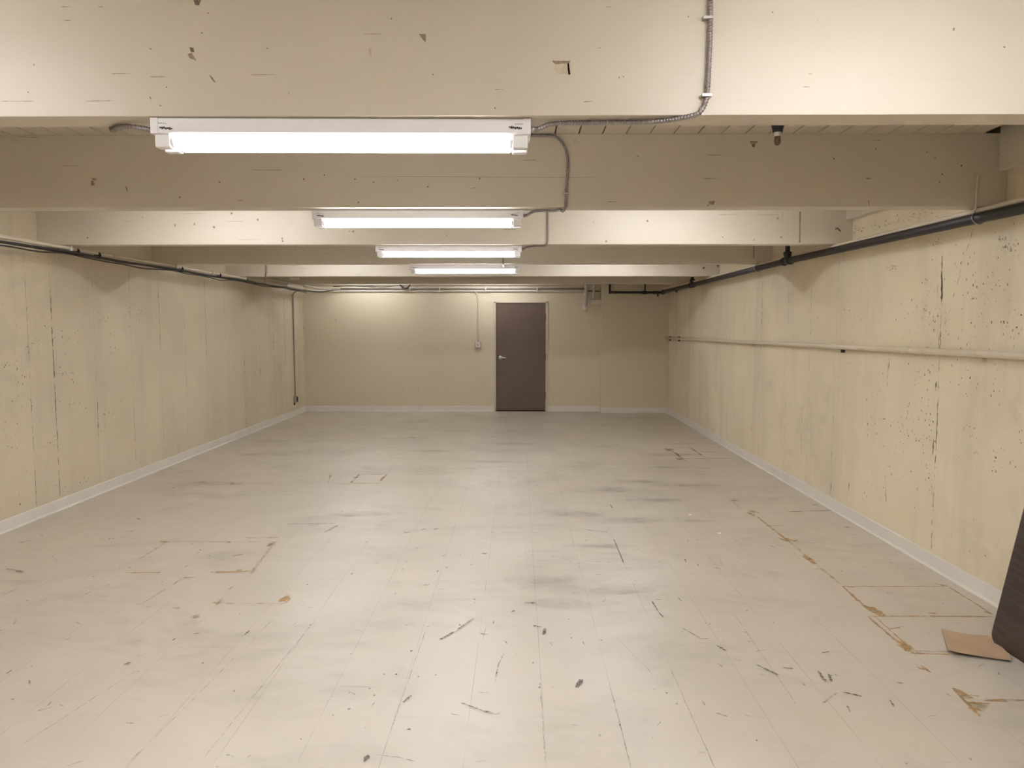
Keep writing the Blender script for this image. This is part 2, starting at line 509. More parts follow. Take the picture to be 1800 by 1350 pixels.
    for w, pp in ((.012, ((10, 1001), (28, 1003))), (.022, ((28, 1004), (41, 1007))), (.014, ((216, 1170), (230, 1166))), (.012, ((338, 1115), (350, 1115))),
                  (.010, ((810, 1237), (845, 1250), (872, 1258))), (.009, ((872, 1258), (879, 1255))), (.012, ((773, 1126), (798, 1112))), (.010, ((804, 1108), (832, 1089))),
                  (.010, ((708, 1237), (724, 1223))), (.012, ((1012, 1210), (1020, 1196))), (.010, ((1016, 1211), (1024, 1196))), (.016, ((921, 1061), (942, 1061))),
                  (.026, ((937, 1101), (943, 1102))), (.014, ((943, 1102), (951, 1104))), (.014, ((955, 1117), (958, 1106))), (.014, ((898, 1078), (905, 1074))),
                  (.010, ((842, 1115), (858, 1117))), (.006, ((870, 1200), (876, 1170), (886, 1150))), (.008, ((1200, 1106), (1232, 1124))), (.013, ((1260, 1136), (1277, 1146))),
                  (.009, ((1146, 1058), (1158, 1077))), (.008, ((1158, 1078), (1166, 1086))), (.008, ((1153, 1055), (1165, 1056))), (.016, ((640, 1341), (648, 1329))),
                  (.006, ((662, 1329), (700, 1333), (730, 1341))), (.012, ((715, 1284), (722, 1284))), (.010, ((750, 1104), (755, 1102))), (.012, ((712, 1102), (716, 1100))),
                  (.010, ((740, 933), (748, 930))), (.014, ((762, 932), (770, 930))), (.016, ((846, 974), (857, 974))), (.014, ((783, 999), (788, 998))),
                  (.012, ((730, 965), (736, 964))), (.010, ((1030, 932), (1068, 936))), (.008, ((1079, 949), (1096, 990))), (.010, ((1204, 984), (1206, 990))),
                  (.010, ((1254, 999), (1266, 1000))), (.012, ((1438, 1181), (1452, 1200))), (.010, ((1456, 1186), (1462, 1200))), (.010, ((1480, 1218), (1516, 1226))),
                  (.014, ((1576, 1202), (1588, 1203))), (.010, ((1564, 1232), (1572, 1244))), (.010, ((1330, 1170), (1372, 1190))), (.014, ((1376, 1175), (1394, 1177))),
                  (.014, ((1740, 1138), (1752, 1141))), (.010, ((1500, 1222), (1512, 1225))), (.016, ((1428, 888), (1438, 889))), (.012, ((1232, 834), (1248, 834))),
                  (.010, ((1264, 801), (1270, 801))), (.012, ((430, 1118), (438, 1110))), (.008, ((258, 867), (272, 867))), (.010, ((302, 860), (308, 856))),
                  (.010, ((70, 941), (76, 942))), (.010, ((240, 911), (246, 914))), (.012, ((763, 735), (768, 735))), (.03, ((716, 769), (730, 770))), (.02, ((578, 748), (600, 748))),
                  (.02, ((1148, 751), (1156, 751)))):
        s(w, *pp, m=SC if w > .0075 else SF)
    # long faint drags along the tile seams
    for a in (((345, 1350), (555, 1090)), ((220, 1350), (480, 1090)), ((1110, 1350), (1070, 1200)), ((1255, 1350), (1180, 1180)), ((1400, 1240), (1290, 1080)), ((40, 1310), (240, 1180)),
              ((686, 1290), (748, 1110)), ((1150, 1190), (1082, 1120)), ((960, 1350), (950, 1215))):
        stroke(bm, mp, px(*a), .0032, SF, rnd, .5, .04, True, .004)
    # dots
    for x, y in ((735, 1191), (676, 1187), (696, 1187), (650, 1212), (658, 1224), (614, 1248), (937, 1167), (948, 1210), (1172, 1220), (808, 1100), (723, 1146), (1057, 1127), (834, 1061), (834, 1055), (766, 1188),
                 (961, 993), (971, 962), (1030, 951), (1018, 998), (864, 936), (772, 857), (422, 1080), (357, 1167), (190, 1030), (285, 1024), (540, 1029), (545, 1100), (35, 954), (1000, 1090), (1313, 1075), (1360, 1096), (1500, 941), (1560, 1044)):
        p = at(x, y, 'z', 0); blob(bm, mp, p.x, p.y, .006, .008, SC, rnd, 6)
    lv[0] += 1
    for _ in range(430):      # the rest of the wear
        x = rnd.uniform(XL + .2, XR - .2); y = rnd.uniform(1.8, 12.5) if rnd.random() < .45 else rnd.uniform(1.8, 5.5)
        a = rnd.choice((rnd.gauss(1.57, .35), rnd.gauss(0, .3), rnd.random() * 3.14)); l = rnd.uniform(.01, .06) * (1 + (rnd.random() < .08) * 2)
        stroke(bm, mp, [(x, y), (x + l * math.cos(a), y + l * math.sin(a))], rnd.uniform(.003, .010), SF if rnd.random() < .8 else SC, rnd, .4)
    for _ in range(160):
        x = rnd.uniform(XL + .2, XR - .2); y = rnd.uniform(1.8, 8)
        blob(bm, mp, x, y, rnd.uniform(.002, .005), rnd.uniform(.003, .008), SF if rnd.random() < .6 else SC, rnd, 6)
    lv[0] += 1
    # dull grey smears, wider than tall in the photograph
    for (x, y, ru, rv) in ((1190, 800, .5, .12), (1130, 848, .35, .10), (1020, 905, .35, .16), (1095, 915, .35, .10), (1165, 880, .35, .10), (1070, 862, .25, .12), (870, 812, .45, .10), (890, 780, .45, .12),
                           (750, 793, .4, .10), (1050, 960, .30, .06), (1230, 917, .30, .06), (1050, 1040, .45, .12), (960, 1020, .25, .10), (1000, 1060, .3, .10), (1180, 822, .35, .08), (1120, 735, .4, .10), (1200, 855, .5, .09),
                           (640, 905, .4, .12), (460, 800, .5, .14), (380, 850, .4, .1), (1320, 1010, .25, .08)):
        p = at(x, y, 'z', 0)
        lv[0] += .5
        for k in range(3): blob(bm, mp, p.x + rnd.uniform(-.2, .2) * ru, p.y + rnd.uniform(-.3, .3) * rv, ru * (1 - .25 * k), rv * (1 - .25 * k), SM, rnd, 14, .25); lv[0] += .3
    o = obj('floor', bm, [FLOOR, GLUE, GLUEF, SCUFF, SCUFFF, SMEAR], normals=False)
    tag(o, 'worn pale vinyl tile floor with orange adhesive residue and black scuffs', 'floor', kind='structure')

# ================================================================== SIDE WALLS
def build_side_walls():
    rnd = random.Random(11)
    for side in ('left', 'right'):
        bm = NB()
        if side == 'left':
            box(bm, XL - .2, XL, YF - .2, YB + .2, -.1, ZC + .25)
            mp = lambda u, v: Vector((XL + .0005, u, v))
            W = lambda x, y: tuple(at(x, y, 'x', XL)[1:])
        else:
            box(bm, XR, XR + .2, YF - .2, YB + .2, -.1, ZC + .25)
            mp = lambda u, v: Vector((XR - .0005, u, v))
            W = lambda x, y: tuple(at(x, y, 'x', XR)[1:])
        PT, PB, CR, SE = 1, 2, 3, 4
        def crack(a, b, w, m=CR, wob=.008): stroke(bm, mp, [W(*a), W(*b)], w * .8, m, rnd, .55, .03, True, wob)
        def vseam(y, z0, z1, w, m=SE): stroke(bm, mp, [(y, z0), (y + rnd.uniform(-.006, .006), z1)], w * (.8 if m == CR else 1), m, rnd, .5, .03, True, .004)
        if side == 'left':
            for y in (5.98, 6.295, 6.92, 7.58, 8.2, 8.81, 9.41, 10.03, 10.70, 11.36, 12.0, 12.6, 13.2): vseam(y, .11, 2.24, .006)
            vseam(5.98, .11, 1.0, .006, CR); vseam(5.98, 1.35, 1.75, .006, CR)
            vseam(6.295, .12, 1.9, .010, CR); vseam(6.295, .5, 1.6, .008, CR)
            crack((171, 705), (173, 760), .012); vseam(7.58, .15, .75, .007, CR); vseam(8.2, 1.25, 2.2, .010, CR); vseam(9.41, 1.15, 2.2, .010, CR)
            vseam(10.70, .85, 1.2, .014, CR); vseam(10.70, .35, .6, .008, CR); vseam(11.36, .75, 1.0, .016, CR); vseam(12.0, 1.0, 2.15, .014, CR); vseam(12.6, .9, 2.1, .010, CR)
            vseam(13.2, 1.0, 1.4, .012, CR); vseam(13.70, .9, 2.1, .02, CR)
            cl = ((30, 665, 10, 12), (33, 702, 12, 14), (20, 770, 16, 16), (15, 640, 14, 10), (38, 888, 10, 12), (108, 645, 16, 14), (120, 668, 16, 12), (135, 705, 24, 12), (190, 740, 24, 16),
                  (172, 740, 10, 8), (200, 610, 14, 10), (180, 560, 20, 8), (250, 550, 16, 12), (150, 850, 20, 8), (200, 870, 18, 10), (225, 560, 22, 14), (95, 780, 12, 10), (290, 680, 14, 10), (60, 600, 20, 8), (125, 590, 14, 16))
        else:
            crack((1657, 425), (1654, 560), .012); crack((1654, 560), (1649, 690), .009); crack((1650, 680), (1637, 965), .010); crack((1648, 500), (1650, 620), .005)
            crack((1655, 470), (1656, 540), .016); crack((1646, 670), (1646, 690), .02); crack((1641, 770), (1640, 800), .016); crack((1638, 850), (1637, 960), .007)
            crack((1714, 395), (1690, 470), .005); crack((1690, 470), (1671, 540), .005); crack((1671, 540), (1650, 600), .005)
            for y in (6.40, 6.97, 7.55, 8.36, 9.0, 9.6, 10.3, 11.2, 12.0): vseam(y, .11, 2.15, .005)
            vseam(6.40, .15, .5, .008, CR); vseam(6.97, 1.5, 1.95, .008, CR); vseam(8.36, 1.3, 2.1, .008, CR); vseam(8.36, 1.6, 1.9, .014, CR); vseam(7.1, .15, .8, .004, CR)
            crack((1564, 620), (1562, 660), .008); crack((1560, 640), (1560, 680), .006); crack((1493, 845), (1491, 870), .012); crack((1556, 835), (1558, 900), .010)
            crack((1461, 785), (1460, 870), .006); crack((1320, 745), (1322, 758), .014); crack((1560, 735), (1549, 737), .006)
            cl = ((1590, 745, 34, 14), (1592, 755, 20, 22), (1630, 740, 18, 14), (1632, 775, 30, 12), (1630, 835, 22, 16), (1560, 830, 14, 16), (1600, 540, 26, 22), (1640, 520, 26, 16), (1640, 555, 12, 10),
                  (1690, 460, 16, 26), (1770, 430, 26, 22), (1780, 570, 26, 16), (1720, 520, 22, 28), (1700, 600, 16, 20), (1750, 660, 16, 24), (1620, 650, 26, 14), (1545, 690, 20, 20), (1620, 705, 18, 18),
                  (1750, 815, 8, 10), (1530, 740, 12, 12), (1535, 860, 12, 16), (1700, 760, 14, 24), (1680, 660, 14, 24), (1570, 470, 10, 6), (1500, 560, 14, 14), (1460, 700, 14, 24), (1480, 640, 12, 20), (1760, 500, 24, 24),
                  (1365, 500, 12, 16), (1440, 560, 12, 24), (1780, 790, 20, 24), (1620, 560, 26, 30), (1660, 430, 14, 16))
        for (x, y, n, sp) in cl:
            for _ in range(n):
                u, v = W(x + rnd.gauss(0, sp * .75), y + rnd.gauss(0, sp))
                if not (.13 < v < 2.18): continue
                r = rnd.choice((.002, .003, .003, .004, .0045, .0055)); blob(bm, mp, u, v, r * rnd.uniform(.7, 1.2), r * rnd.uniform(.9, 2.0), PT if rnd.random() < .6 else PB, rnd, 6, .4)
        for _ in range(520):
            u = rnd.uniform(3.6, 13.5) ** 1.0; v = rnd.uniform(.13, 2.2)
            if rnd.random() > 1.25 - u / 11: continue
            r = rnd.choice((.002, .0025, .003, .004)); blob(bm, mp, u, v, r, r * rnd.uniform(1, 2.2), PB if rnd.random() < .65 else PT, rnd, 6, .4)
        if side == 'right':   # long scrape above the pipe between the second and third beam
            for _ in range(60):
                t = rnd.random(); u, v = W(1500 + t * 150, 405 - t * 33 + rnd.gauss(0, 4)); blob(bm, mp, u, v, rnd.uniform(.006, .02), rnd.uniform(.002, .006), PB, rnd, 7, .4)
            for c, n, sp in (((1640, 425), 26, 8), ((1773, 437), 22, 6), ((1762, 418), 20, 5), ((1569, 470), 20, 5), ((1505, 400), 8, 6)):
                for _ in range(n): u, v = W(c[0] + rnd.gauss(0, sp), c[1] + rnd.gauss(0, sp * .6)); blob(bm, mp, u, v, rnd.uniform(.003, .009), rnd.uniform(.003, .008), PB, rnd, 7, .4)
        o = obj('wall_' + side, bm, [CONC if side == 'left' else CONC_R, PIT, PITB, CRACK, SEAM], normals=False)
        tag(o, {'left': 'cream painted board-formed concrete wall on the left with vertical seams',
                'right': 'cream painted pitted concrete wall on the right with one tall crack'}[side], 'wall', kind='structure')

# ================================================================== BACK AND FRONT WALLS
DX0, DX1, DZ = -.41, .505, 2.01       # door leaf
def build_end_walls():
    bm = NB()
    box(bm, XL, DX0 - .045, YB, YB + .2, -.1, ZC + .25)
    box(bm, DX1 + .045, XCOL, YB, YB + .2, -.1, ZC + .25)
    box(bm, DX0 - .045, DX1 + .045, YB, YB + .2, DZ + .03, ZC + .25)
    box(bm, DX0 - .045, DX1 + .045, YB + .12, YB + .2, -.1, DZ + .03)
    box(bm, XCOL, XR, YCOL, YB + .2, -.1, ZC + .25, .004)
    rnd = random.Random(3)
    mp = lambda u, v: Vector((u, YB - .0006, v))
    for x, y in ((735, 689), (735, 682), (710, 682), (590, 562), (555, 590)):
        p = at(x, y, 'y', YB); blob(bm, mp, p.x, p.z, .012, .016, 1, rnd, 7, .4)
    o = obj('wall_back', bm, [BACK, PITB], normals=False)
    tag(o, 'smooth cream painted far wall with the brown door', 'wall', kind='structure')
    bm = NB(); box(bm, XL - .2, XR + .2, YF - .2, YF, -.1, ZC + .25)
    tag(obj('wall_front', bm, BACK), 'cream wall behind the camera', 'wall', kind='structure')

# ================================================================== CEILING, BEAMS, LEDGERS
def build_ceiling():
    bm = NB()
    W = .1325; g = .008
    x0 = 1.0 - W * 40
    k = 0
    while True:
        a = x0 + k * W; b = a + W; k += 1
        if b < XL: continue
        if a > 2.58: break
        a2, b2 = max(a + g / 2, XL), min(b - g / 2, 2.615)
        if b2 - a2 < .01: continue
        box(bm, a2, b2, YF, YB, ZC, ZC + .04, 0)
    box(bm, XL, 2.63, YF, YB, ZC + .036, ZC + .05, 0, 1)
    box(bm, XL - .2, XR + .2, YF - .2, YB + .2, ZC + .20, ZC + .3, 0, 1)
    tag(obj('ceiling', bm, [BEAM, VOID]), 'cream painted deck boards running between the beams', 'ceiling', kind='structure')

BEAM_LABEL = {2.41: 'nearest cream timber beam, gouged face, carrying the largest light fixture',
              4.235: 'dim cream timber beam behind the nearest beam, armored cable clipped down it',
              6.16: 'bright cream timber beam with a vertical joint near its right end',
              8.08: 'dim cream timber beam carrying the fourth light fixture',
              10.13: 'bright narrow-looking cream beam with conduit curving down its left end',
              11.95: 'farthest cream timber beam, white tag at its left, before the far wall',
              .55: 'cream timber beam overhead of the camera', -1.33: 'cream timber beam just behind the camera', -3.20: 'rearmost cream timber beam behind the camera'}
def build_beams():
    rnd = random.Random(8)
    for y in BEAMS:
        bm = NB()
        x1 = XR
        box(bm, XL, x1, y, y + BT, ZB, ZC, .0015)
        mp = lambda u, v: Vector((u, y - .0006, v))
        B = lambda px, py: (at(px, py, 'y', y)[0], at(px, py, 'y', y)[2])
        if y == 2.41:
            def q(*pp, m=1): poly(bm, mp, [B(*p) for p in pp], m)
            q((970, 107), (1003, 107), (1001, 111), (976, 113), m=1)
            q((976, 113), (1000, 111), (1002, 131), (978, 130), (974, 120), m=2)
            q((997, 112), (1000, 111), (1003, 131), (999, 131), m=1)
            q((736, 60), (749, 60), (748, 75), (741, 66), m=1); q((340, 0), (354, 0), (350, 10), (343, 9), m=3)
            q((333, 83), (340, 84), (342, 92), (336, 92), m=3); q((330, 95), (337, 93), (346, 107), (338, 104), (333, 102), m=1)
            q((649, 83), (653, 86), (653, 101), (648, 96), m=2); q((367, 131), (372, 134), (380, 145), (375, 144), m=1); q((1437, 39), (1436, 34), (1439, 36), m=2)
            q((1674, 50), (1678, 48), (1678, 54), (1675, 54), m=1); q((262, 171), (265, 170), (267, 177), m=1); q((506, 160), (508, 162), (509, 168), m=1)
            lines = [((440, 132), (484, 131)), ((195, 130), (232, 129)), ((263, 135), (292, 135)), ((640, 60), (672, 60)), ((870, 157), (886, 157)), ((1025, 179), (1042, 178)), ((1412, 153), (1424, 153)), ((1420, 130), (1428, 130)),
                     ((150, 178), (198, 177)), ((108, 12), (124, 12)), ((112, 36), (124, 36)), ((172, 12), (182, 12)), ((1050, 85), (1056, 84)), ((1065, 12), (1075, 12)), ((0, 178), (60, 178))]
            for a, b in lines: stroke(bm, mp, [B(*a), B(*b)], .0018, 1, rnd, .4)
            for a in ((1358, 22), (1765, 83), (1210, 29), (50, 162), (60, 114), (265, 86), (366, 23), (293, 153), (282, 186), (688, 33), (355, 58), (470, 85), (1088, 137), (1096, 135), (761, 131), (870, 190)): blob(bm, mp, *B(*a), .003, .003, 1, rnd, 6)
        elif y == 4.235:
            def q(*pp, m=1): poly(bm, mp, [B(*p) for p in pp], m)
            q((160, 313), (170, 313), (168, 318), (163, 316)); q((160, 318), (164, 317), (167, 326), (160, 326)); q((220, 326), (224, 330), (225, 338), (222, 334))
            q((1318, 248), (1332, 248), (1331, 252), (1319, 252)); q((1321, 253), (1328, 253), (1326, 259), (1322, 258), m=3)
            q((1245, 354), (1257, 353), (1254, 360), (1247, 359)); q((1243, 361), (1246, 359), (1245, 364)); q((1520, 313), (1526, 312), (1533, 314), (1527, 315)); q((1526, 352), (1528, 352), (1528, 361), (1527, 361))
            for a in ((624, 315), (657, 320), (752, 328), (843, 314), (630, 356), (570, 308), (534, 315), (386, 320), (1629, 267), (1644, 278), (1656, 306), (1652, 320), (1466, 279), (1540, 262), (1010, 248), (1121, 274), (316, 347), (1690, 291)): blob(bm, mp, *B(*a), .005, .005, 3 if rnd.random() < .5 else 1, rnd, 6)
            for a, b in (((110, 291), (138, 292)), ((30, 240), (70, 242)), ((600, 310), (1070, 312)), ((440, 299), (500, 299)), ((415, 352), (430, 353)), ((1232, 314), (1262, 314)), ((1065, 355), (1085, 355)), ((1240, 272), (1270, 273)), ((918, 282), (945, 281)),
                         ((700, 315), (697, 318)), ((829, 331), (836, 330)), ((1535, 247), (1548, 247)), ((1754, 271), (1765, 270))): stroke(bm, mp, [B(*a), B(*b)], .003 if b[0] - a[0] < 100 else .0016, 1, rnd, .4)
        else:
            if y == 6.16:
                for x, w in ((1375.5, .004), (1406.5, .012)): stroke(bm, mp, [B(x, 372), B(x - .6, 429)], w, 1 if w > .01 else 2, rnd, .1, .05, False)
                stroke(bm, mp, [B(1471, 400), B(1478, 407)], .014, 3, rnd)
                for a in ((308, 396), (342, 394), (407, 375), (453, 386), (496, 419), (497, 424), (1138, 388), (1373, 417), (1367, 384), (1065, 424), (376, 399), (621, 407), (1470, 402), (154, 418)): blob(bm, mp, *B(*a), .009, .010, 1, rnd, 6)
            elif y == 8.08:
                stroke(bm, mp, [B(1325, 433), B(1325, 455)], .012, 1, rnd, .1, .05, False)
            elif y == 10.13:
                for a in ((1237, 471), (1262, 468)): blob(bm, mp, *B(*a), .018, .018, 3, rnd, 6)
            for _ in range(16):
                u, v = rnd.uniform(XL + .3, XR - .3), rnd.uniform(ZB + .03, ZC - .05)
                if rnd.random() < .5: blob(bm, mp, u, v, .005, .006, 1, rnd, 6)
                else: stroke(bm, mp, [(u, v), (u + rnd.uniform(.05, .2), v + .002)], .0025, 1, rnd, .4)
        o = obj('ceiling_beam', bm, [BEAM, GOUGE, GOUGEF, PIT], normals=False)
        tag(o, BEAM_LABEL[y], 'beam', kind='structure')
    # ledger boards along the right wall, one per bay
    n = 0
    for a, b in zip(BEAMS[:-1], BEAMS[1:]):
        n += 1
        bm = NB(); box(bm, XR - .055, XR, a + BT, b, 2.46, ZC + .2, .003)
        tag(obj('trim_%d' % n, bm, BEAM), 'cream ledger board high on the right wall', 'ledger', kind='structure')
    bm = NB(); box(bm, XL, XCOL, YB - .04, YB, 2.335, ZC, .004)
    tag(obj('trim_%d' % (n + 1), bm, BEAM), 'pale ledger board along the top of the far wall', 'ledger', kind='structure')
    bm = NB()
    prism(bm, [(1.72, ZB + .14), (1.72, 2.24), (1.98, 2.24), (2.25, ZB + .06), (2.25, ZB + .14)], 'y', YCOL - .16, YCOL)
    tag(obj('trim_%d' % (n + 2), bm, BEAM), 'cream haunch block under the deck at the far right corner', 'ledger', kind='structure')
    bm = NB(); box(bm, XL, XL + .06, 6.12, 6.16, 2.20, 2.262, .002)
    tag(obj('trim_%d' % (n + 3), bm, PAINTPIPE), 'small steel bearing plate under a beam end at the left wall', 'plate', kind='structure')

# ================================================================== BASEBOARDS
def coved(name, axis, c, d, a0, a1, label):
    """c wall plane, d +1/-1 direction into the room"""
    pr = [(c, 0), (c + d * .016, 0), (c + d * .016, .003), (c + d * .010, .006), (c + d * .005, .014), (c + d * .0035, .09), (c + d * .002, .098), (c, .10)]
    bm = NB(); prism(bm, pr, axis, a0, a1)
    tag(obj(name, bm, VINYL), label, 'baseboard', kind='structure')
def build_baseboards():
    coved('baseboard_left', 'y', XL, 1, YF, YB, 'white vinyl cove base along the left concrete wall')
    coved('baseboard_right', 'y', XR, -1, YF, YCOL, 'white vinyl cove base along the right concrete wall')
    def back(name, x0, x1, yy, lab):
        pr = [(yy, 0), (yy - .016, 0), (yy - .016, .003), (yy - .010, .006), (yy - .005, .014), (yy - .0035, .09), (yy - .002, .098), (yy, .10)]
        bm = NB(); prism(bm, pr, 'x', x0, x1)
        tag(obj(name, bm, VINYL), lab, 'baseboard', kind='structure')
    back('baseboard_back', XL, DX0 - .045, YB, 'white vinyl cove base left of the brown door')
    back('baseboard_back', DX1 + .045, XCOL, YB, 'short white vinyl cove base right of the brown door')
    back('baseboard_back', XCOL - .004, XR, YCOL, 'white vinyl cove base on the stepped-out far right wall')

# ================================================================== DOOR
def build_door():
    d = thing('door_1', 'flat brown steel door in a cream frame with a lever handle', 'door', ((DX0 + DX1) / 2, YB, 0), kind='structure')
    bm = NB()
    box(bm, DX0 - .045, DX0 - .003, YB - .018, YB + .10, 0, DZ + .03, .003)
    box(bm, DX1 + .003, DX1 + .045, YB - .018, YB + .10, 0, DZ + .03, .003)
    box(bm, DX0 - .045, DX1 + .045, YB - .018, YB + .10, DZ + .003, DZ + .03, .003)
    obj('door_frame', bm, FRAME, d)
    bm = NB(); box(bm, DX0, DX1, YB + .002, YB + .046, .018, DZ, .003)
    leaf = obj('door_leaf', bm, DOORM, d)
    bm = NB(); box(bm, DX0 - .003, DX1 + .003, YB - .01, YB + .11, 0, .008)
    obj('threshold', bm, BAKEL, d)
    hx, hz = -.335, 1.005
    bm = NB()
    lathe(bm, [(.033, .003), (.033, -.006), (.026, -.012), (.013, -.016), (.013, -.045), (.018, -.050), (.018, -.062), (.012, -.066)], (hx, YB, hz), 24, 'Y')
    tube(bm, smooth_path([(hx, YB - .052, hz), (hx + .03, YB - .058, hz + .001), (hx + .07, YB - .056, hz - .002), (hx + .11, YB - .045, hz - .004)], 6), .010, 12)
    h = obj('lever_handle', bm, STEEL, d); h['label'] = 'brushed steel lever handle with keyhole'
    bm = NB(); lathe(bm, [(.008, -.0665), (.008, -.069)], (hx, YB, hz), 12, 'Y'); box(bm, hx - .045, hx - .04, YB - .001, YB + .002, hz - .05, hz + .05)
    obj('keyhole', bm, BAKEL, d)
    for z in (.30, 1.02, 1.76):
        bm = NB(); lathe(bm, [(.009, -.055), (.009, .055)], (DX1 + .002, YB - .012, z), 12); box(bm, DX1 - .003, DX1 + .012, YB - .004, YB + .001, z - .055, z + .055)
        obj('hinge', bm, DOORM, d)

# ================================================================== FIXTURES
def make_fixture(deck=False):
    """4-foot two-tube strip light, top at z = 0, centred on x and y"""
    L, W = 1.215, .112
    root = thing('fluorescent_light_fixture', None, 'ceiling light')
    bm = NB()
    # channel body with rolled lower edges
    pr = [(-W / 2 + .004, 0), (-W / 2, -.004), (-W / 2, -.046), (-W / 2 + .003, -.050), (-.016, -.052), (-.010, -.058), (.010, -.058), (.016, -.052), (W / 2 - .003, -.050), (W / 2, -.046), (W / 2, -.004), (W / 2 - .004, 0)]
    prism(bm, pr, 'x', -L / 2, L / 2)
    h = obj('housing', bm, WHITE, root); h['label'] = 'white enamelled steel channel'
    for s in (-1, 1):
        bm = NB()
        pr2 = [(-W / 2 - .0012, -.001), (-W / 2 - .0012, -.050), (W / 2 + .0012, -.050), (W / 2 + .0012, -.001)]
        prism(bm, pr2, 'x', s * (L / 2) - s * .022, s * (L / 2 + .0015))
        c = obj('end_plate', bm, WHITE, root)
        # maker's marks: a few tiny dark strokes stamped by the end
        bm = NB(); rnd = random.Random(5 + s)
        for k in range(7):
            xx = s * (L / 2 - .030) - s * k * .006
            box(bm, xx - .0025, xx + .0025, -W / 2 - .0016, -W / 2 - .0004, -.034 - .002 * (k % 2) + s * .0006 * k, -.030 + .001 * (k % 3) + s * .0006 * k)
        for k in range(4):
            xx = s * (L / 2 - .026) - s * k * .007
            box(bm, xx - .002, xx + .002, -W / 2 - .0018, -W / 2 - .0004, -.019, -.0175)
        obj('stamped_mark', bm, INK, c)
    for yy in (-.033, .033):
        bm = NB()
        n = 18
        R, zc = .0170, -.072
        xa, xb = -L / 2 + .064, L / 2 - .064
        lathe(bm, [(R * .8, xa), (R, xa + .004), (R, xb - .004), (R * .8, xb)], (0, yy, zc), n, 'X')
        obj('tube', bm, TUBE if not deck else TUBE2, root)['label'] = 'glowing white tube'
        for s in (-1, 1):
            bm = NB()
            x_in, x_out = s * (L / 2 - .068), s * (L / 2 - .008)
            x_mid = s * (L / 2 - .058)
            lathe(bm, [(R * .96, x_in), (R * .98, x_mid)], (0, yy, zc), n, 'X')
            a, b = min(x_mid, x_out), max(x_mid, x_out)
            box(bm, a, b, yy - .0185, yy + .0185, -.0925, -.050, .005, 0, 2)
            obj('socket', bm, SOCK, root)
    return root

def dup(root, loc, rotz, label, group=None):
    r = root.copy(); COL.objects.link(r); r.location = loc; r.rotation_euler = (0, 0, rotz)
    r['label'] = label
    if group: r['group'] = group
    for ch in list(root.children):
        c = ch.copy(); COL.objects.link(c); c.parent = r
        for g_ in ch.children:
            d = g_.copy(); COL.objects.link(d); d.parent = c
    return r

def build_fixtures():
    proto = make_fixture()
    zt = ZB - .0015
    zc = ZC - .002
    xm = -.582
    vis = [((xm + .012, 2.482, zt), 1.0, 'largest, nearest two-tube strip light with armored cable at both ends'),
           ((xm, 4.375, zt), .4, 'two-tube strip light second nearest, under the dim beam'),
           ((xm, 6.285, zt), .2, 'two-tube strip light third nearest, between two others in the row'),
           ((xm, 8.225, zt), 0, 'smallest, farthest lit two-tube strip light in the centre row')]
    hid = [((xm, .61, zt), 'strip light under the beam overhead of the camera'),
           ((xm, -1.27, zt), 'strip light under the beam behind the camera'),
           ((xm, -3.14, zt), 'strip light at the rear of the room behind the camera'),
           ((-2.35, 1.50, zc), 'left strip light on the deck boards in front of the nearest beam'),
           ((1.15, 1.50, zc), 'right strip light on the deck boards in front of the nearest beam'),
           ((-2.35, 5.25, zc), 'left strip light on the deck hidden behind the second beam'),
           ((1.15, 5.25, zc), 'right strip light on the deck hidden behind the second beam'),
           ((-2.38, 9.17, zc), 'left strip light on the deck hidden behind the fourth beam'),
           ((1.15, 9.17, zc), 'right strip light on the deck hidden behind the fourth beam'),
           ((-2.70, 13.12, zc), 'left strip light on the deck in front of the far wall'),
           ((-.46, 13.12, zc), 'centre strip light on the deck in front of the far wall'),
           ((-2.35, -.40, zc), 'added left strip light on the deck behind the camera, brightening the near floor'),  # pair added in an otherwise empty bay to brighten near floor and right wall
           ((1.15, -.40, zc), 'added right strip light on the deck behind the camera, brightening the near floor'),
           ((-2.35, -2.2, zc), 'left strip light on the deck at the rear of the room'),
           ((1.15, -2.2, zc), 'right strip light on the deck at the rear of the room')]
    first = True
    G = 'centre row of strip lights under the beams'
    for loc, rz, lab in vis:
        if first:
            proto.location = loc; proto.rotation_euler = (0, 0, math.radians(rz)); proto['label'] = lab; proto['group'] = G
            first = False
        else: dup(proto, loc, math.radians(rz), lab, G)
    deck = make_fixture(True)
    for i, (loc, lab) in enumerate(hid):
        if i == 3:
            deck.location = loc; deck['label'] = lab; deck['group'] = 'strip lights on the deck boards between beams'
            continue
        dup(proto if i < 3 or loc[1] > 12 else deck, loc, 0, lab, G if i < 3 else 'strip lights on the deck boards between beams')

# ================================================================== ARMORED CABLES
def armored(name, label, paths, r=.0085, clips=(), connectors=()):
    loc = Vector(paths[0][0])
    t = thing(name, label, 'cable', loc, 'armored cables feeding the strip lights')
    for p in paths:
        bm = NB(); corrugated(bm, p, r); obj('armor', bm, ARMOR, t)
    for (c, ax, wd) in clips:
        bm = NB(); c = Vector(c)
        if ax == 'h': box(bm, c.x - wd, c.x + .012, c.y - r - .002, c.y + r, c.z - .005, c.z + .005, .001)
        else: box(bm, c.x - .005, c.x + .005, c.y - r, c.y + r + .006, c.z - r - .002, c.z + r, .001)
        obj('clip', bm, ZINC, t)
    for (a, b, rr) in connectors:
        bm = NB(); a, b = Vector(a), Vector(b); m = (a + b) / 2
        tube(bm, [a, m, m + (b - a) * .01, b], rr, 12, radii=[rr, rr, rr * .8, rr * .8]); obj('connector', bm, ZINC, t)
    return t

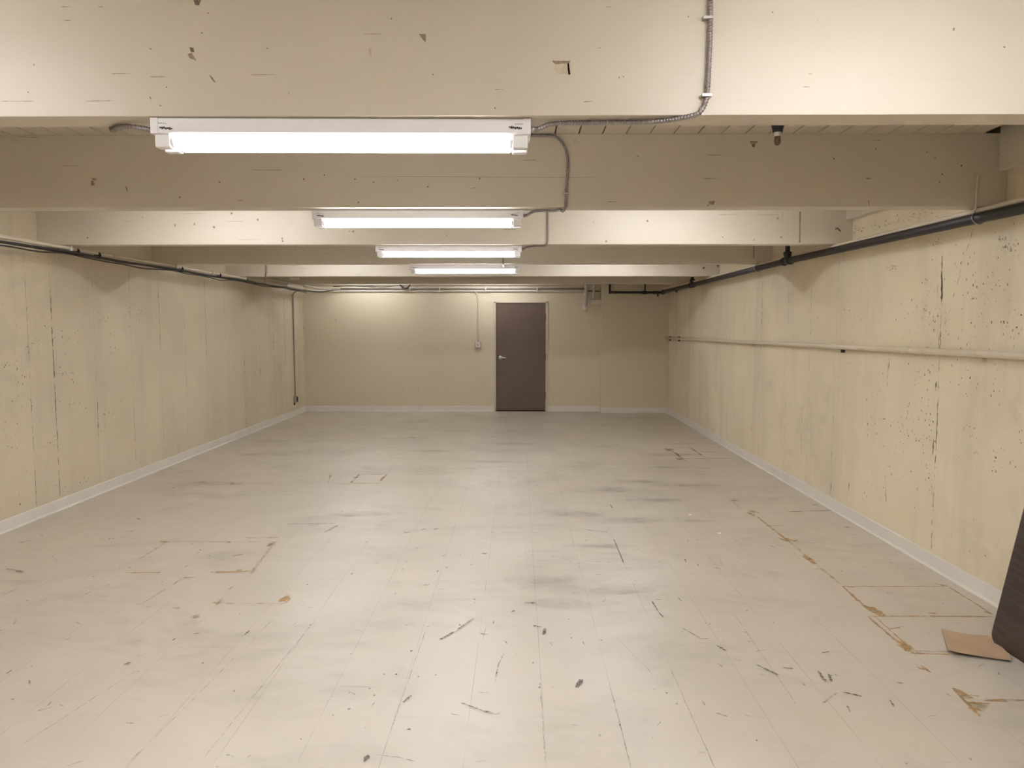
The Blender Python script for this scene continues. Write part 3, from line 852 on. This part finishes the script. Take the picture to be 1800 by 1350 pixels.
def build_cables():
    y0 = 2.41 - .011
    P = lambda px, py, y: at(px, py, 'y', y)
    r = .0085
    # 1: down the near beam, round its lower edge, along its underside to the first fixture
    zu = ZB - .010
    e = at(1205, 211, 'z', zu)
    pts = [P(1249, -30, y0), P(1248, 60, y0), P(1244, 150, y0), P(1240, 180, y0), P(1229, 198, y0 - .002), Vector((P(1212, 207, y0).x, y0 + .002, zu + .004))]
    pts += [Vector((.49, 2.425, zu)), Vector((.44, 2.445, zu)), Vector((.36, 2.455, zu)), Vector((.20, 2.46, zu)), Vector((.11, 2.462, zu - .003)), Vector((.075, 2.464, zu - .014)), Vector((.058, 2.464, zu - .020))]
    armored('armored_cable', 'armored cable dropping down the nearest beam to the largest fixture', [pts], r,
            [(P(1244, 168, y0), 'h', .02), (P(1246, 32, y0), 'h', .02)], [((.040, 2.464, zu - .020), (.064, 2.464, zu - .020), .011)])
    # 2: short loop at the left end of the first fixture
    xl = -.582 - .6075 + .012
    pts = [Vector((xl - .002, 2.47, zu - .022)), Vector((xl - .05, 2.47, zu - .012)), Vector((xl - .10, 2.475, zu - .004)), Vector((xl - .15, 2.50, zu)), Vector((xl - .19, 2.545, zu + .002)), Vector((xl - .215, 2.58, zu + .03)), Vector((xl - .225, 2.60, zu + .16)), Vector((xl - .225, 2.60, ZC - .002))]
    armored('armored_cable', 'short looped armored cable at the left end of the largest fixture', [pts], r, [], [((xl + .002, 2.47, zu - .022), (xl - .02, 2.47, zu - .021), .011)])
    # 3: along the deck and down the second beam to the second fixture
    y1 = 4.235 - .010
    zd = ZC - .012
    pts = [Vector((-.15, y1, zd)), P(932, 238.5, y1), P(965, 238.5, y1), P(978, 241, y1), P(989, 252, y1), P(996, 268, y1), P(998, 290, y1), P(996, 325, y1), P(994.5, 355, y1), P(993.5, 364, y1), P(990, 371, y1 + .002)]
    pts += [Vector((.236, 4.27, zu)), Vector((.20, 4.29, zu - .003)), Vector((.14, 4.31, zu)), Vector((.09, 4.33, zu)), Vector((.062, 4.36, zu - .010)), Vector((.045, 4.375, zu - .016))]
    armored('armored_cable', 'armored cable curving down the dim second beam to the second fixture', [pts], .0082,
            [(P(994.7, 340, y1), 'h', .02)], [((.028, 4.375, zu - .017), (.050, 4.374, zu - .016), .011)])
    # 4: down the third beam
    y2 = 6.16 - .009
    pts = [P(962.5, 350, y2), P(962.5, 378, y2), P(962.5, 405, y2), P(962, 424, y2), P(960, 429.5, y2 + .003), Vector((.215, 6.19, zu)), Vector((.17, 6.20, zu)), Vector((.12, 6.22, zu)), Vector((.075, 6.26, zu - .004)), Vector((.042, 6.285, zu - .016))]
    armored('armored_cable', 'thin armored cable running down the bright third beam', [pts], .008, [], [((.027, 6.285, zu - .017), (.046, 6.284, zu - .016), .011)])
    # 5: in front of the fourth fixture
    y3 = 8.08 - .009
    pts = [P(884.5, 440, y3), P(884.5, 455, y3), P(884.5, 463, y3), Vector((P(884.5, 463, y3).x, y3 + .01, zu + .002)), Vector((-.163, 8.11, zu)), Vector((-.163, 8.168, zu - .02))]
    armored('armored_cable', 'stub of armored cable crossing the farthest lit fixture', [pts], .008)
    # thin black strip along the back lower corner of the near beam, left part
    bm = NB()
    tube(bm, resample([Vector((x, 2.41 + BT + .004, ZB + .006)) for x in (-2.2, -1.62, -1.35, -1.24)], .1), .0035, 8)
    o = obj('black_strip', bm, CABLE); tag(o, 'thin black strip along the back edge of the nearest beam', 'wire')

# ================================================================== PIPES, LEFT SIDE AND BACK
def build_left_runs():
    xp, zp = -3.745, 2.240
    # rectangular-looking cream conduit under the beam ends
    t = thing('cream_conduit', 'cream conduit under the left beam ends, black cables hung below it', 'pipe', (xp, 5, zp))
    bm = NB(); tube(bm, [(xp, YF + .1, zp), (xp, 5, zp), (xp, 10, zp), (xp, 13.40, zp)], .016, 14); obj('pipe', bm, PAINTPIPE, t)
    for y in (1.5, 4.6, 6.9, 9.1, 11.0, 13.0):
        bm = NB(); lathe(bm, [(.0205, -.03), (.0205, .03)], (xp, y, zp), 16, 'Y'); obj('coupling', bm, PAINTPIPE, t)
    for y in BEAMS:
        bm = NB(); box(bm, xp - .022, xp + .022, y + .04, y + .065, zp - .020, zp + .0245, .003); obj('strap', bm, PALEPIPE, t)
    # cable bundle draped below
    cb = thing('cable_bundle', 'black cables sagging beneath the cream conduit on the left', 'cable', (xp, 5, zp - .03))
    rnd = random.Random(2)
    for k in range(4):
        pts = []
        y = 1.0
        while y < 13.3:
            ph = (y - 2.41) / 1.9
            sag = abs(math.sin(math.pi * ph)) * (.010, .006, .026, .012)[k] * (.6 + .8 * rnd.random())
            pts.append(Vector((xp + (.010, -.010, .004, .020)[k] + rnd.uniform(-.006, .006), y, zp - .026 - .009 * (k % 3) - sag)))
            y += .32
        bm = NB(); tube(bm, smooth_path(pts, 4), .0085 if k < 2 else .0065, 8); obj('cable', bm, CABLE, cb)
    for y in (4.30, 6.30, 6.62, 8.25, 9.3, 10.2):
        bm = NB(); lathe(bm, [(.031, -.004), (.031, .004)], (xp + .002, y, zp - .018), 14, 'Y'); obj('cable_tie', bm, CABLE, cb)
    # conduit down the face of the fifth beam and on to the far wall
    xq = -3.45
    y5 = 10.13 - .014
    pts = [(xq + .03, y5, 2.45), (xq + .03, y5, 2.34), (xq + .02, y5, 2.29), (xq, y5 + .04, 2.246), (xq, y5 + .12, 2.243), (xq, 11.0, 2.243), (xq, 12.6, 2.243), (xq, 13.3, 2.243), (xq + .01, 13.55, 2.245), (xq + .06, 13.68, 2.262), (xq + .16, 13.705, 2.272)]
    o = NB(); tube(o, smooth_path(pts, 6), .0105, 12)
    tag(obj('grey_conduit', o, simple('dull_galvanized_conduit', (.36, .32, .28), .45, .4)), 'grey conduit bending down the fifth beam toward the far left corner', 'pipe')
    # pair along the top of the far wall
    bm = NB(); tube(bm, smooth_path([(-3.745, 13.36, 2.238), (-3.74, 13.55, 2.236), (-3.68, 13.67, 2.234), (-3.58, 13.715, 2.232), (-3.3, 13.72, 2.232), (-1.0, 13.72, 2.232), (.4, 13.72, 2.232), (1.26, 13.72, 2.232)], 5), .014, 12)
    tag(obj('pale_conduit', bm, PALEPIPE), 'lower pale conduit along the top of the far wall', 'pipe')
    bm = NB(); tube(bm, [(-3.28, 13.705, 2.275), (-1.0, 13.705, 2.275), (.4, 13.705, 2.275), (1.26, 13.705, 2.275)], .012, 12)
    tag(obj('dark_conduit', bm, simple('dull_grey_steel', (.25, .22, .20), .5, .3)), 'upper dark conduit along the top of the far wall', 'pipe')
    # clamps on the pair
    for x, lab in ((-2.0, 'leftmost clamp on the far wall conduits'), (-1.45, 'second clamp from the left on the far wall conduits'), (-.60, 'clamp on the far wall conduits near the switch drop'), (.35, 'clamp on the far wall conduits above the brown door')):
        bm = NB(); box(bm, x - .012, x + .012, 13.69, 13.75, 2.214, 2.298, .003)
        tag(obj('pipe_clamp', bm, PALEPIPE), lab, 'clamp', 'clamps on the far wall conduits')
    # black cable swagging above them with a knot of slack
    pts = [(-3.4, 13.66, 2.31), (-3.1, 13.66, 2.325), (-2.8, 13.66, 2.31), (-2.5, 13.66, 2.30), (-2.3, 13.66, 2.318), (-2.15, 13.66, 2.33), (-2.12, 13.64, 2.31), (-2.08, 13.63, 2.285), (-2.0, 13.64, 2.28)]
    bm = NB(); tube(bm, smooth_path(pts, 6), .008, 8)
    tube(bm, smooth_path([(-2.17, 13.63, 2.345), (-2.13, 13.62, 2.30), (-2.08, 13.62, 2.28), (-2.02, 13.62, 2.30), (-1.98, 13.63, 2.345)], 6), .012, 8)
    tag(obj('black_cable', bm, CABLE), 'black cable swagged above the far wall conduits with a slack knot', 'cable')
    # left end cream stub crossing the corner
    bm = NB(); tube(bm, smooth_path([(-3.80, 12.2, 2.20), (-3.82, 12.6, 2.205), (-3.80, 13.2, 2.215), (-3.6, 13.55, 2.21), (-3.4, 13.66, 2.25)], 6), .010, 10)
    tag(obj('black_cable', bm, CABLE), 'black cable looping across the far left corner under the conduits', 'cable')
    bm = NB(); a = at(510, 488, 'y', 11.95); b = at(526, 492, 'y', 11.95); box(bm, a.x, b.x, 11.947, 11.9495, b.z, a.z)
    tag(obj('paper_tag', bm, PAPER), 'blank white tag stuck on the farthest beam', 'tag')
    # outlet with drop, left wall near the far corner
    yo = 13.05
    t = thing('wall_outlet', 'electrical outlet low on the left wall fed by a dark drop pipe', 'outlet', (XL, yo, .28))
    bm = NB(); tube(bm, smooth_path([(-3.76, yo - .5, 2.20), (-3.80, yo - .3, 2.19), (-3.90, yo - .12, 2.17), (-3.955, yo - .03, 2.13), (-3.962, yo, 2.05), (-3.962, yo + .005, 1.2), (-3.962, yo + .01, .34)], 8), .011, 10)
    obj('drop_pipe', bm, simple('grey_drop_pipe', (.26, .23, .19), .5), t)
    bm = NB(); box(bm, XL, XL + .05, yo - .04, yo + .05, .235, .345, .004); bx = obj('outlet_box', bm, ZINC, t)
    bm = NB(); box(bm, XL + .05, XL + .053, yo - .035, yo + .045, .24, .34, .001)
    for z in (.262, .30): box(bm, XL + .053, XL + .062, yo - .015, yo + .025, z, z + .025, .003)
    obj('cover_plate', bm, BAKEL, t)
    bm = NB(); box(bm, XL, XL + .02, yo - .035, yo - .01, .19, .235, .004); obj('bracket', bm, BAKEL, t)
    # switch on the far wall
    xs = -.748
    t = thing('light_switch', 'boxed light switch left of the brown door with conduit above', 'switch', (xs, YB, 1.24))
    bm = NB(); tube(bm, smooth_path([(xs - .055, 13.71, 2.215), (xs - .03, 13.715, 2.20), (xs - .008, 13.725, 2.16), (xs, 13.736, 2.10), (xs, 13.737, 1.9), (xs, 13.737, 1.6), (xs, 13.737, 1.295)], 6), .012, 12)
    obj('conduit', bm, PAINTPIPE, t)
    bm = NB(); box(bm, xs - .05, xs + .05, YB - .045, YB, 1.185, 1.295, .006, 0, 2); obj('switch_box', bm, ZINC, t)
    bm = NB(); box(bm, xs - .045, xs + .045, YB - .049, YB - .045, 1.19, 1.29, .002); cp = obj('cover_plate', bm, PALEPIPE, t)
    bm = NB(); box(bm, xs - .010, xs + .010, YB - .058, YB - .049, 1.222, 1.258, .002); obj('toggle', bm, ZINC, cp)

# ================================================================== PIPES, RIGHT SIDE
def build_right_runs():
    xb = 2.585
    def zb(y): return 2.19 + (.028 * min(max((y - 2.5) / 4.7, 0), 1)) - .030 * min(max((y - 7.2) / 6.2, 0), 1)
    t = thing('black_drain_pipe', 'long black iron pipe under the beams along the right wall', 'pipe', (xb, 7, 2.2))
    bm = NB(); tube(bm, [(xb, y, zb(y)) for y in (YF + .1, 0, 2.5, 4, 5.6, 7.2, 9, 11, 13.30)], .030, 20); obj('pipe', bm, IRON, t)
    for y in (7.20, 11.1):
        z = zb(y); bm = NB()
        lathe(bm, [(.031, -.10), (.041, -.095), (.041, -.065), (.036, -.06), (.036, .06), (.041, .065), (.041, .095), (.031, .10)], (xb, y, z), 20, 'Y')
        lathe(bm, [(.034, 0), (.034, .05), (.038, .055), (.038, .085), (.026, .09)], (xb, y, z), 20, 'Z')
        tee = obj('tee_fitting', bm, IRON, t)
        bm = NB(); tube(bm, [(xb, y, z + .08), (xb, y, 2.4), (xb, y, ZC - .005)], .022, 16); obj('riser_pipe', bm, IRON, tee)
    # far corner: turns left along the stepped wall
    zf = zb(13.3); yf = 13.36
    bm = NB(); lathe(bm, [(.030, -.09), (.040, -.085), (.040, .0), (.030, .01)], (xb, 13.35, zf), 18, 'Y'); obj('elbow', bm, IRON, t)
    bm = NB(); tube(bm, [(xb, yf, zf), (2.2, yf, zf), (1.64, yf, zf + .004)], .022, 14); obj('branch_pipe', bm, IRON, t)
    bm = NB(); tube(bm, [(1.64, yf, zf - .022), (1.64, yf, 2.4), (1.64, yf, ZC - .01)], .022, 14); obj('riser_pipe', bm, IRON, t)
    bm = NB(); tube(bm, [(2.27, yf, zf), (2.27, yf, 2.4), (2.27, yf, ZC - .01)], .013, 12); obj('riser_pipe', bm, IRON, t)
    bm = NB()
    lathe(bm, [(.032, -.05), (.032, -.01), (.032, .03)], (2.27, yf, zf), 14, 'X')
    lathe(bm, [(.030, -.02), (.030, .02)], (2.44, yf, zf), 14, 'X'); lathe(bm, [(.030, -.02), (.030, .02)], (2.50, yf, zf - .002), 14, 'X')
    lathe(bm, [(.012, -.075), (.016, -.05), (.010, -.02)], (2.50, yf, zf), 10, 'Z'); lathe(bm, [(.026, -.02), (.026, .02)], (1.74, yf, zf + .003), 14, 'X')
    obj('valve_fitting', bm, IRON, t)
    # small plugs on the pipe near the corner
    bm = NB(); lathe(bm, [(.014, -.055), (.018, -.045), (.014, -.02)], (xb, 12.2, zb(12.2)), 10, 'Z'); obj('drain_plug', bm, IRON, t)
    # cream conduits above/behind it
    bm = NB(); tube(bm, [(2.600, YF + .1, 2.246), (2.600, 5, 2.246), (2.600, 12, 2.246), (2.600, 13.45, 2.246)], .0165, 14)
    tag(obj('cream_conduit', bm, PAINTPIPE), 'cream conduit just above the long black pipe on the right', 'pipe')
    bm = NB(); tube(bm, [(2.645, YF + .1, 2.215), (2.645, 5, 2.218), (2.645, 12, 2.222), (2.645, 13.45, 2.222)], .011, 12)
    tag(obj('cream_conduit', bm, PAINTPIPE), 'thinner cream conduit tucked behind the long black pipe', 'pipe')
    # hangers
    def hanger(y, x, zt, lab):
        yf_ = y - .006
        h = thing('pipe_hanger', lab, 'hanger', (x, y, zt), 'hangers carrying the black pipe')
        bm = NB(); tube(bm, smooth_path([(x, yf_, zt), (x - .003, yf_, zt - .08), (x - .006, yf_ - .004, 2.262), (x - .008, yf_ + .01, 2.245)], 4), .0055, 8)
        box(bm, x - .016, x + .014, yf_ - .006, yf_ + .0055, zt - .006, zt + .006, .001)
        obj('rod', bm, PAINTPIPE, h)
        bm = NB(); z = zb(y); ring = []
        for k in range(25):
            a = math.pi / 2 + .25 + (2 * math.pi - .5) * k / 24
            ring.append((xb + .034 * math.cos(a), yf_ + .012 + .012 * math.sin(a), z + .034 * math.sin(a)))
        ring = [(x - .008, yf_ + .012, 2.252)] + ring[:24] + [(xb + .012, yf_ + .016, z + .04)]
        tube(bm, ring, .0035, 8)
        obj('ring', bm, ZINC, h)['label'] = 'shiny wire loop'
    hanger(4.235, 2.565, 2.435, 'hanger rod and shiny loop at the dim second beam')
    hanger(8.08, 2.565, 2.36, 'small hanger loop on the black pipe below the fourth beam')
    # cream pipe at mid height on the right wall
    xw = XR - .034
    p0 = (3.92, 1.436); p1 = (13.55, 1.372)
    def zw(y): return p0[1] + (y - p0[0]) * (p1[1] - p0[1]) / (p1[0] - p0[0])
    t = thing('wall_pipe', 'cream pipe running at mid height along the right concrete wall', 'pipe', (xw, 7, 1.4))
    ys = [YF + .1, 0, 3, 6, 9, 12, 13.50]
    bm = NB(); tube(bm, [(xw, y, zw(y)) for y in ys], .0215, 18); obj('pipe', bm, PAINTPIPE, t)
    for y in (4.98, 5.16, 6.30, 11.6):
        bm = NB(); lathe(bm, [(.0215, -.05), (.026, -.045), (.026, .045), (.0215, .05)], (xw, y, zw(y)), 18, 'Y'); obj('coupling', bm, PAINTPIPE, t)
    for y in (4.35, 6.22, 8.6, 12.55, 13.3):
        z = zw(y); m_ = CABLE if y > 12 or abs(y - 6.22) < .01 else PAINTPIPE
        bm = NB(); box(bm, xw + .002, XR, y - .009, y + .009, z - .048, z - .018, .003); obj('bracket', bm, m_, t)
        if y > 12: bm = NB(); box(bm, xw + .005, XR, y - .02, y + .02, z + .018, z + .034, .003); obj('bracket', bm, m_, t)

def build_far_corner():
    # grey waste pipe, thinner pipe and box beside the step in the far wall
    x = at(1030, 520, 'y', 13.66).x
    t = thing('grey_waste_pipe', 'grey plastic drop pipe at the top right of the far wall', 'pipe', (x, 13.66, 2.1))
    bm = NB(); tube(bm, [(x, 13.66, 2.5), (x, 13.66, 2.2), (x, 13.66, 2.13), (x - .004, 13.66, 2.02), (x - .016, 13.655, 1.95)], .030, 18, radii=[.030, .030, .030, .034, .038]); obj('pipe', bm, PVC, t)
    bm = NB(); lathe(bm, [(.030, 2.16), (.038, 2.165), (.038, 2.26), (.030, 2.265)], (x, 13.66, 0), 18); lathe(bm, [(.031, 2.095), (.033, 2.10), (.033, 2.115), (.031, 2.12)], (x, 13.66, 0), 18); obj('coupling', bm, PVC, t)
    bm = NB(); tube(bm, smooth_path([(x - .016, 13.655, 1.965), (x - .022, 13.65, 1.92), (x - .012, 13.64, 1.895), (x + .01, 13.64, 1.90)], 5), .036, 16); obj('elbow', bm, PALEPIPE, t)['label'] = 'paler bent end'
    x2 = at(1043.5, 510, 'y', 13.68).x
    bm = NB(); tube(bm, smooth_path([(x2, 13.66, 2.5), (x2, 13.66, 2.2), (x2 - .004, 13.66, 2.11), (x2 + .004, 13.70, 2.075)], 5), .021, 14)
    tag(obj('thin_waste_pipe', bm, PVC), 'thinner grey pipe between the waste pipe and the wall step', 'pipe')
    a = at(1038, 527, 'y', 13.6); b = at(1055, 535, 'y', 13.6)
    bm = NB(); box(bm, a.x, XCOL - .002, 13.60, YB, b.z, a.z, .003)
    tag(obj('junction_box', bm, PAINTPIPE), 'cream painted box tucked against the step in the far wall', 'box')
    bm = NB(); tube(bm, [(1.27, 13.72, 2.232), (1.45, 13.72, 2.225), (1.505, 13.72, 2.225)], .009, 10)
    tag(obj('dark_conduit', bm, CABLE), 'short dark conduit behind the grey drop pipes', 'pipe')

# ================================================================== LAMPHOLDER
def build_lampholder():
    y = 3.80; c = at(1367, 230, 'y', y); x = c.x
    t = thing('bulb_socket', 'black ceiling socket with a small bare dark bulb', 'light socket', (x, y, ZC))
    bm = NB(); lathe(bm, [(.058, ZC - .001), (.060, ZC - .020), (.052, ZC - .045), (.034, ZC - .062), (.027, ZC - .085), (.024, ZC - .105)], (x, y, 0), 28); obj('socket_base', bm, BAKEL, t)
    bm = NB(); lathe(bm, [(.019, ZC - .100), (.019, ZC - .106), (.0165, ZC - .110), (.018, ZC - .114), (.0165, ZC - .118), (.016, ZC - .124)], (x, y, 0), 24); obj('collar', bm, TUBEEND, t)
    bm = NB(); prof = [(.014, ZC - .122), (.0155, ZC - .130), (.0165, ZC - .145), (.0155, ZC - .157), (.011, ZC - .165), (.004, ZC - .169)]
    lathe(bm, prof, (x, y, 0), 24); obj('bulb', bm, BULB, t)
    bm = NB(); lathe(bm, [(.004, ZC - .125), (.006, ZC - .145), (.0025, ZC - .150)], (x, y, 0), 10); obj('filament_support', bm, PALEPIPE, t)

# ================================================================== TABLE, CARDBOARD, DEBRIS
def build_table():
    x0 = at(1743, 1118, 'z', 0.0)
    yfar = 3.67; Wd, Ln, Th, R = .762, 1.83, .022, .055
    xf = 2.40
    tilt = math.asin(.195)
    t = thing('folding_table', 'dark walnut folding table standing on edge against the right wall', 'table', (xf, yfar - Ln / 2, 0))
    # local: u along length (toward camera from far end), v up the slope
    du = Vector((0, -1, 0)); dv = Vector((math.sin(tilt), 0, math.cos(tilt))); dn = Vector((-math.cos(tilt), 0, math.sin(tilt)))  # dn faces the room
    O = Vector((xf, yfar, .002 + 0.0))
    def L(u, v, w): return O + du * u + dv * v + dn * w
    def outline(o=0.0, seg=7):
        pts = []
        for (cx, cy, a0) in ((R, R, math.pi), (Ln - R, R, 1.5 * math.pi), (Ln - R, Wd - R, 0), (R, Wd - R, .5 * math.pi)):
            for k in range(seg + 1):
                a = a0 + .5 * math.pi * k / seg
                pts.append((cx + (R - o) * math.cos(a), cy + (R - o) * math.sin(a)))
        return pts
    def slab(bm, o, w0, w1, mi):
        A = [bm.verts.new(L(u, v, w0)) for u, v in outline(o)]; B = [bm.verts.new(L(u, v, w1)) for u, v in outline(o)]
        n = len(A)
        for i in range(n): bm.faces.new((A[i], A[(i + 1) % n], B[(i + 1) % n], B[i])).material_index = mi
        bm.faces.new(A).material_index = mi; bm.faces.new(B).material_index = mi
    bm = NB(); slab(bm, .0015, .0005, .0015, 0); obj('tabletop', bm, TABLE, t)
    bm = NB(); slab(bm, 0, 0, -Th, 0); obj('edge_band', bm, TABEDGE, t)
    def lbar(bm, a, b, s=.012):
        tube(bm, [L(*a), L(*[(p + q) / 2 for p, q in zip(a, b)]), L(*b)], s, 10)
    for v in (.09, Wd - .09):
        bm = NB()
        P = [L(.12, v - .008, -Th), L(Ln - .12, v - .008, -Th), L(Ln - .12, v + .008, -Th), L(.12, v + .008, -Th)]
        Q = [L(.12, v - .008, -Th - .045), L(Ln - .12, v - .008, -Th - .045), L(Ln - .12, v + .008, -Th - .045), L(.12, v + .008, -Th - .045)]
        p = [bm.verts.new(q) for q in P]; q = [bm.verts.new(w) for w in Q]
        for i in range(4): bm.faces.new((p[i], p[(i + 1) % 4], q[(i + 1) % 4], q[i]))
        bm.faces.new(p); bm.faces.new(q)
        obj('apron_rail', bm, TABEDGE, t)
    for u0, u1 in ((.20, .86), (Ln - .20, Ln - .86)):
        for v in (.15, Wd - .15):
            bm = NB(); lbar(bm, (u0, v, -Th - .03), (u1, v, -Th - .03)); obj('leg', bm, TABEDGE, t)
        bm = NB(); lbar(bm, (u1, .15, -Th - .03), (u1, Wd - .15, -Th - .03)); obj('stretcher', bm, TABEDGE, t)
    # cardboard sheet on the floor
    P = [(1655, 1105), (1692, 1113), (1705, 1115), (1738, 1117), (1752, 1128), (1764, 1140), (1773, 1149), (1777, 1161), (1745, 1157), (1720, 1153), (1690, 1148), (1667, 1143), (1662, 1128)]
    lift = [.004, .006, .007, .006, .006, .010, .016, .012, .010, .012, .018, .022, .010]
    bm = NB()
    top = [bm.verts.new((at(x, y, 'z', h)[0], at(x, y, 'z', h)[1], h)) for (x, y), h in zip(P, lift)]
    c = bm.verts.new(sum((v.co for v in top), Vector()) / len(top) + Vector((0, 0, .002)))
    bot = [bm.verts.new(v.co - Vector((0, 0, .002))) for v in top]
    cb = bm.verts.new(c.co - Vector((0, 0, .002)))
    n = len(top)
    for i in range(n):
        j = (i + 1) % n
        bm.faces.new((top[i], top[j], c)); f = bm.faces.new((bot[j], bot[i], cb)); f.material_index = 1
        f = bm.faces.new((top[i], bot[i], bot[j], top[j])); f.material_index = 1
    # middle rests on the floor: bring the centre down
    c.co.z = .003; cb.co.z = .001
    tag(obj('cardboard_sheet', bm, [CARD, CARDE], normals=True), 'torn tan cardboard sheet on the floor beside the dark table', 'cardboard')
    rnd = random.Random(9)
    for (x, y, lab) in ((1213, 905, 'white crumb on the grey floor, farther of two'), (1265, 938, 'white crumb on the floor, nearer of two')):
        p = at(x, y, 'z', 0); bm = NB()
        bmesh.ops.create_icosphere(bm, subdivisions=2, radius=.012)
        for v in bm.verts: v.co = Vector((v.co.x * 1.2 + rnd.uniform(-.002, .002), v.co.y * .8, max(v.co.z, -.004) * .6 + .0025)) + Vector((p.x, p.y, 0))
        tag(obj('white_crumb', bm, CHIP), lab, 'debris', 'white crumbs on the floor')

build_floor(); build_side_walls(); build_end_walls(); build_ceiling(); build_beams(); build_baseboards(); build_door()
build_fixtures(); build_table(); build_right_runs(); build_left_runs(); build_far_corner(); build_cables(); build_lampholder()
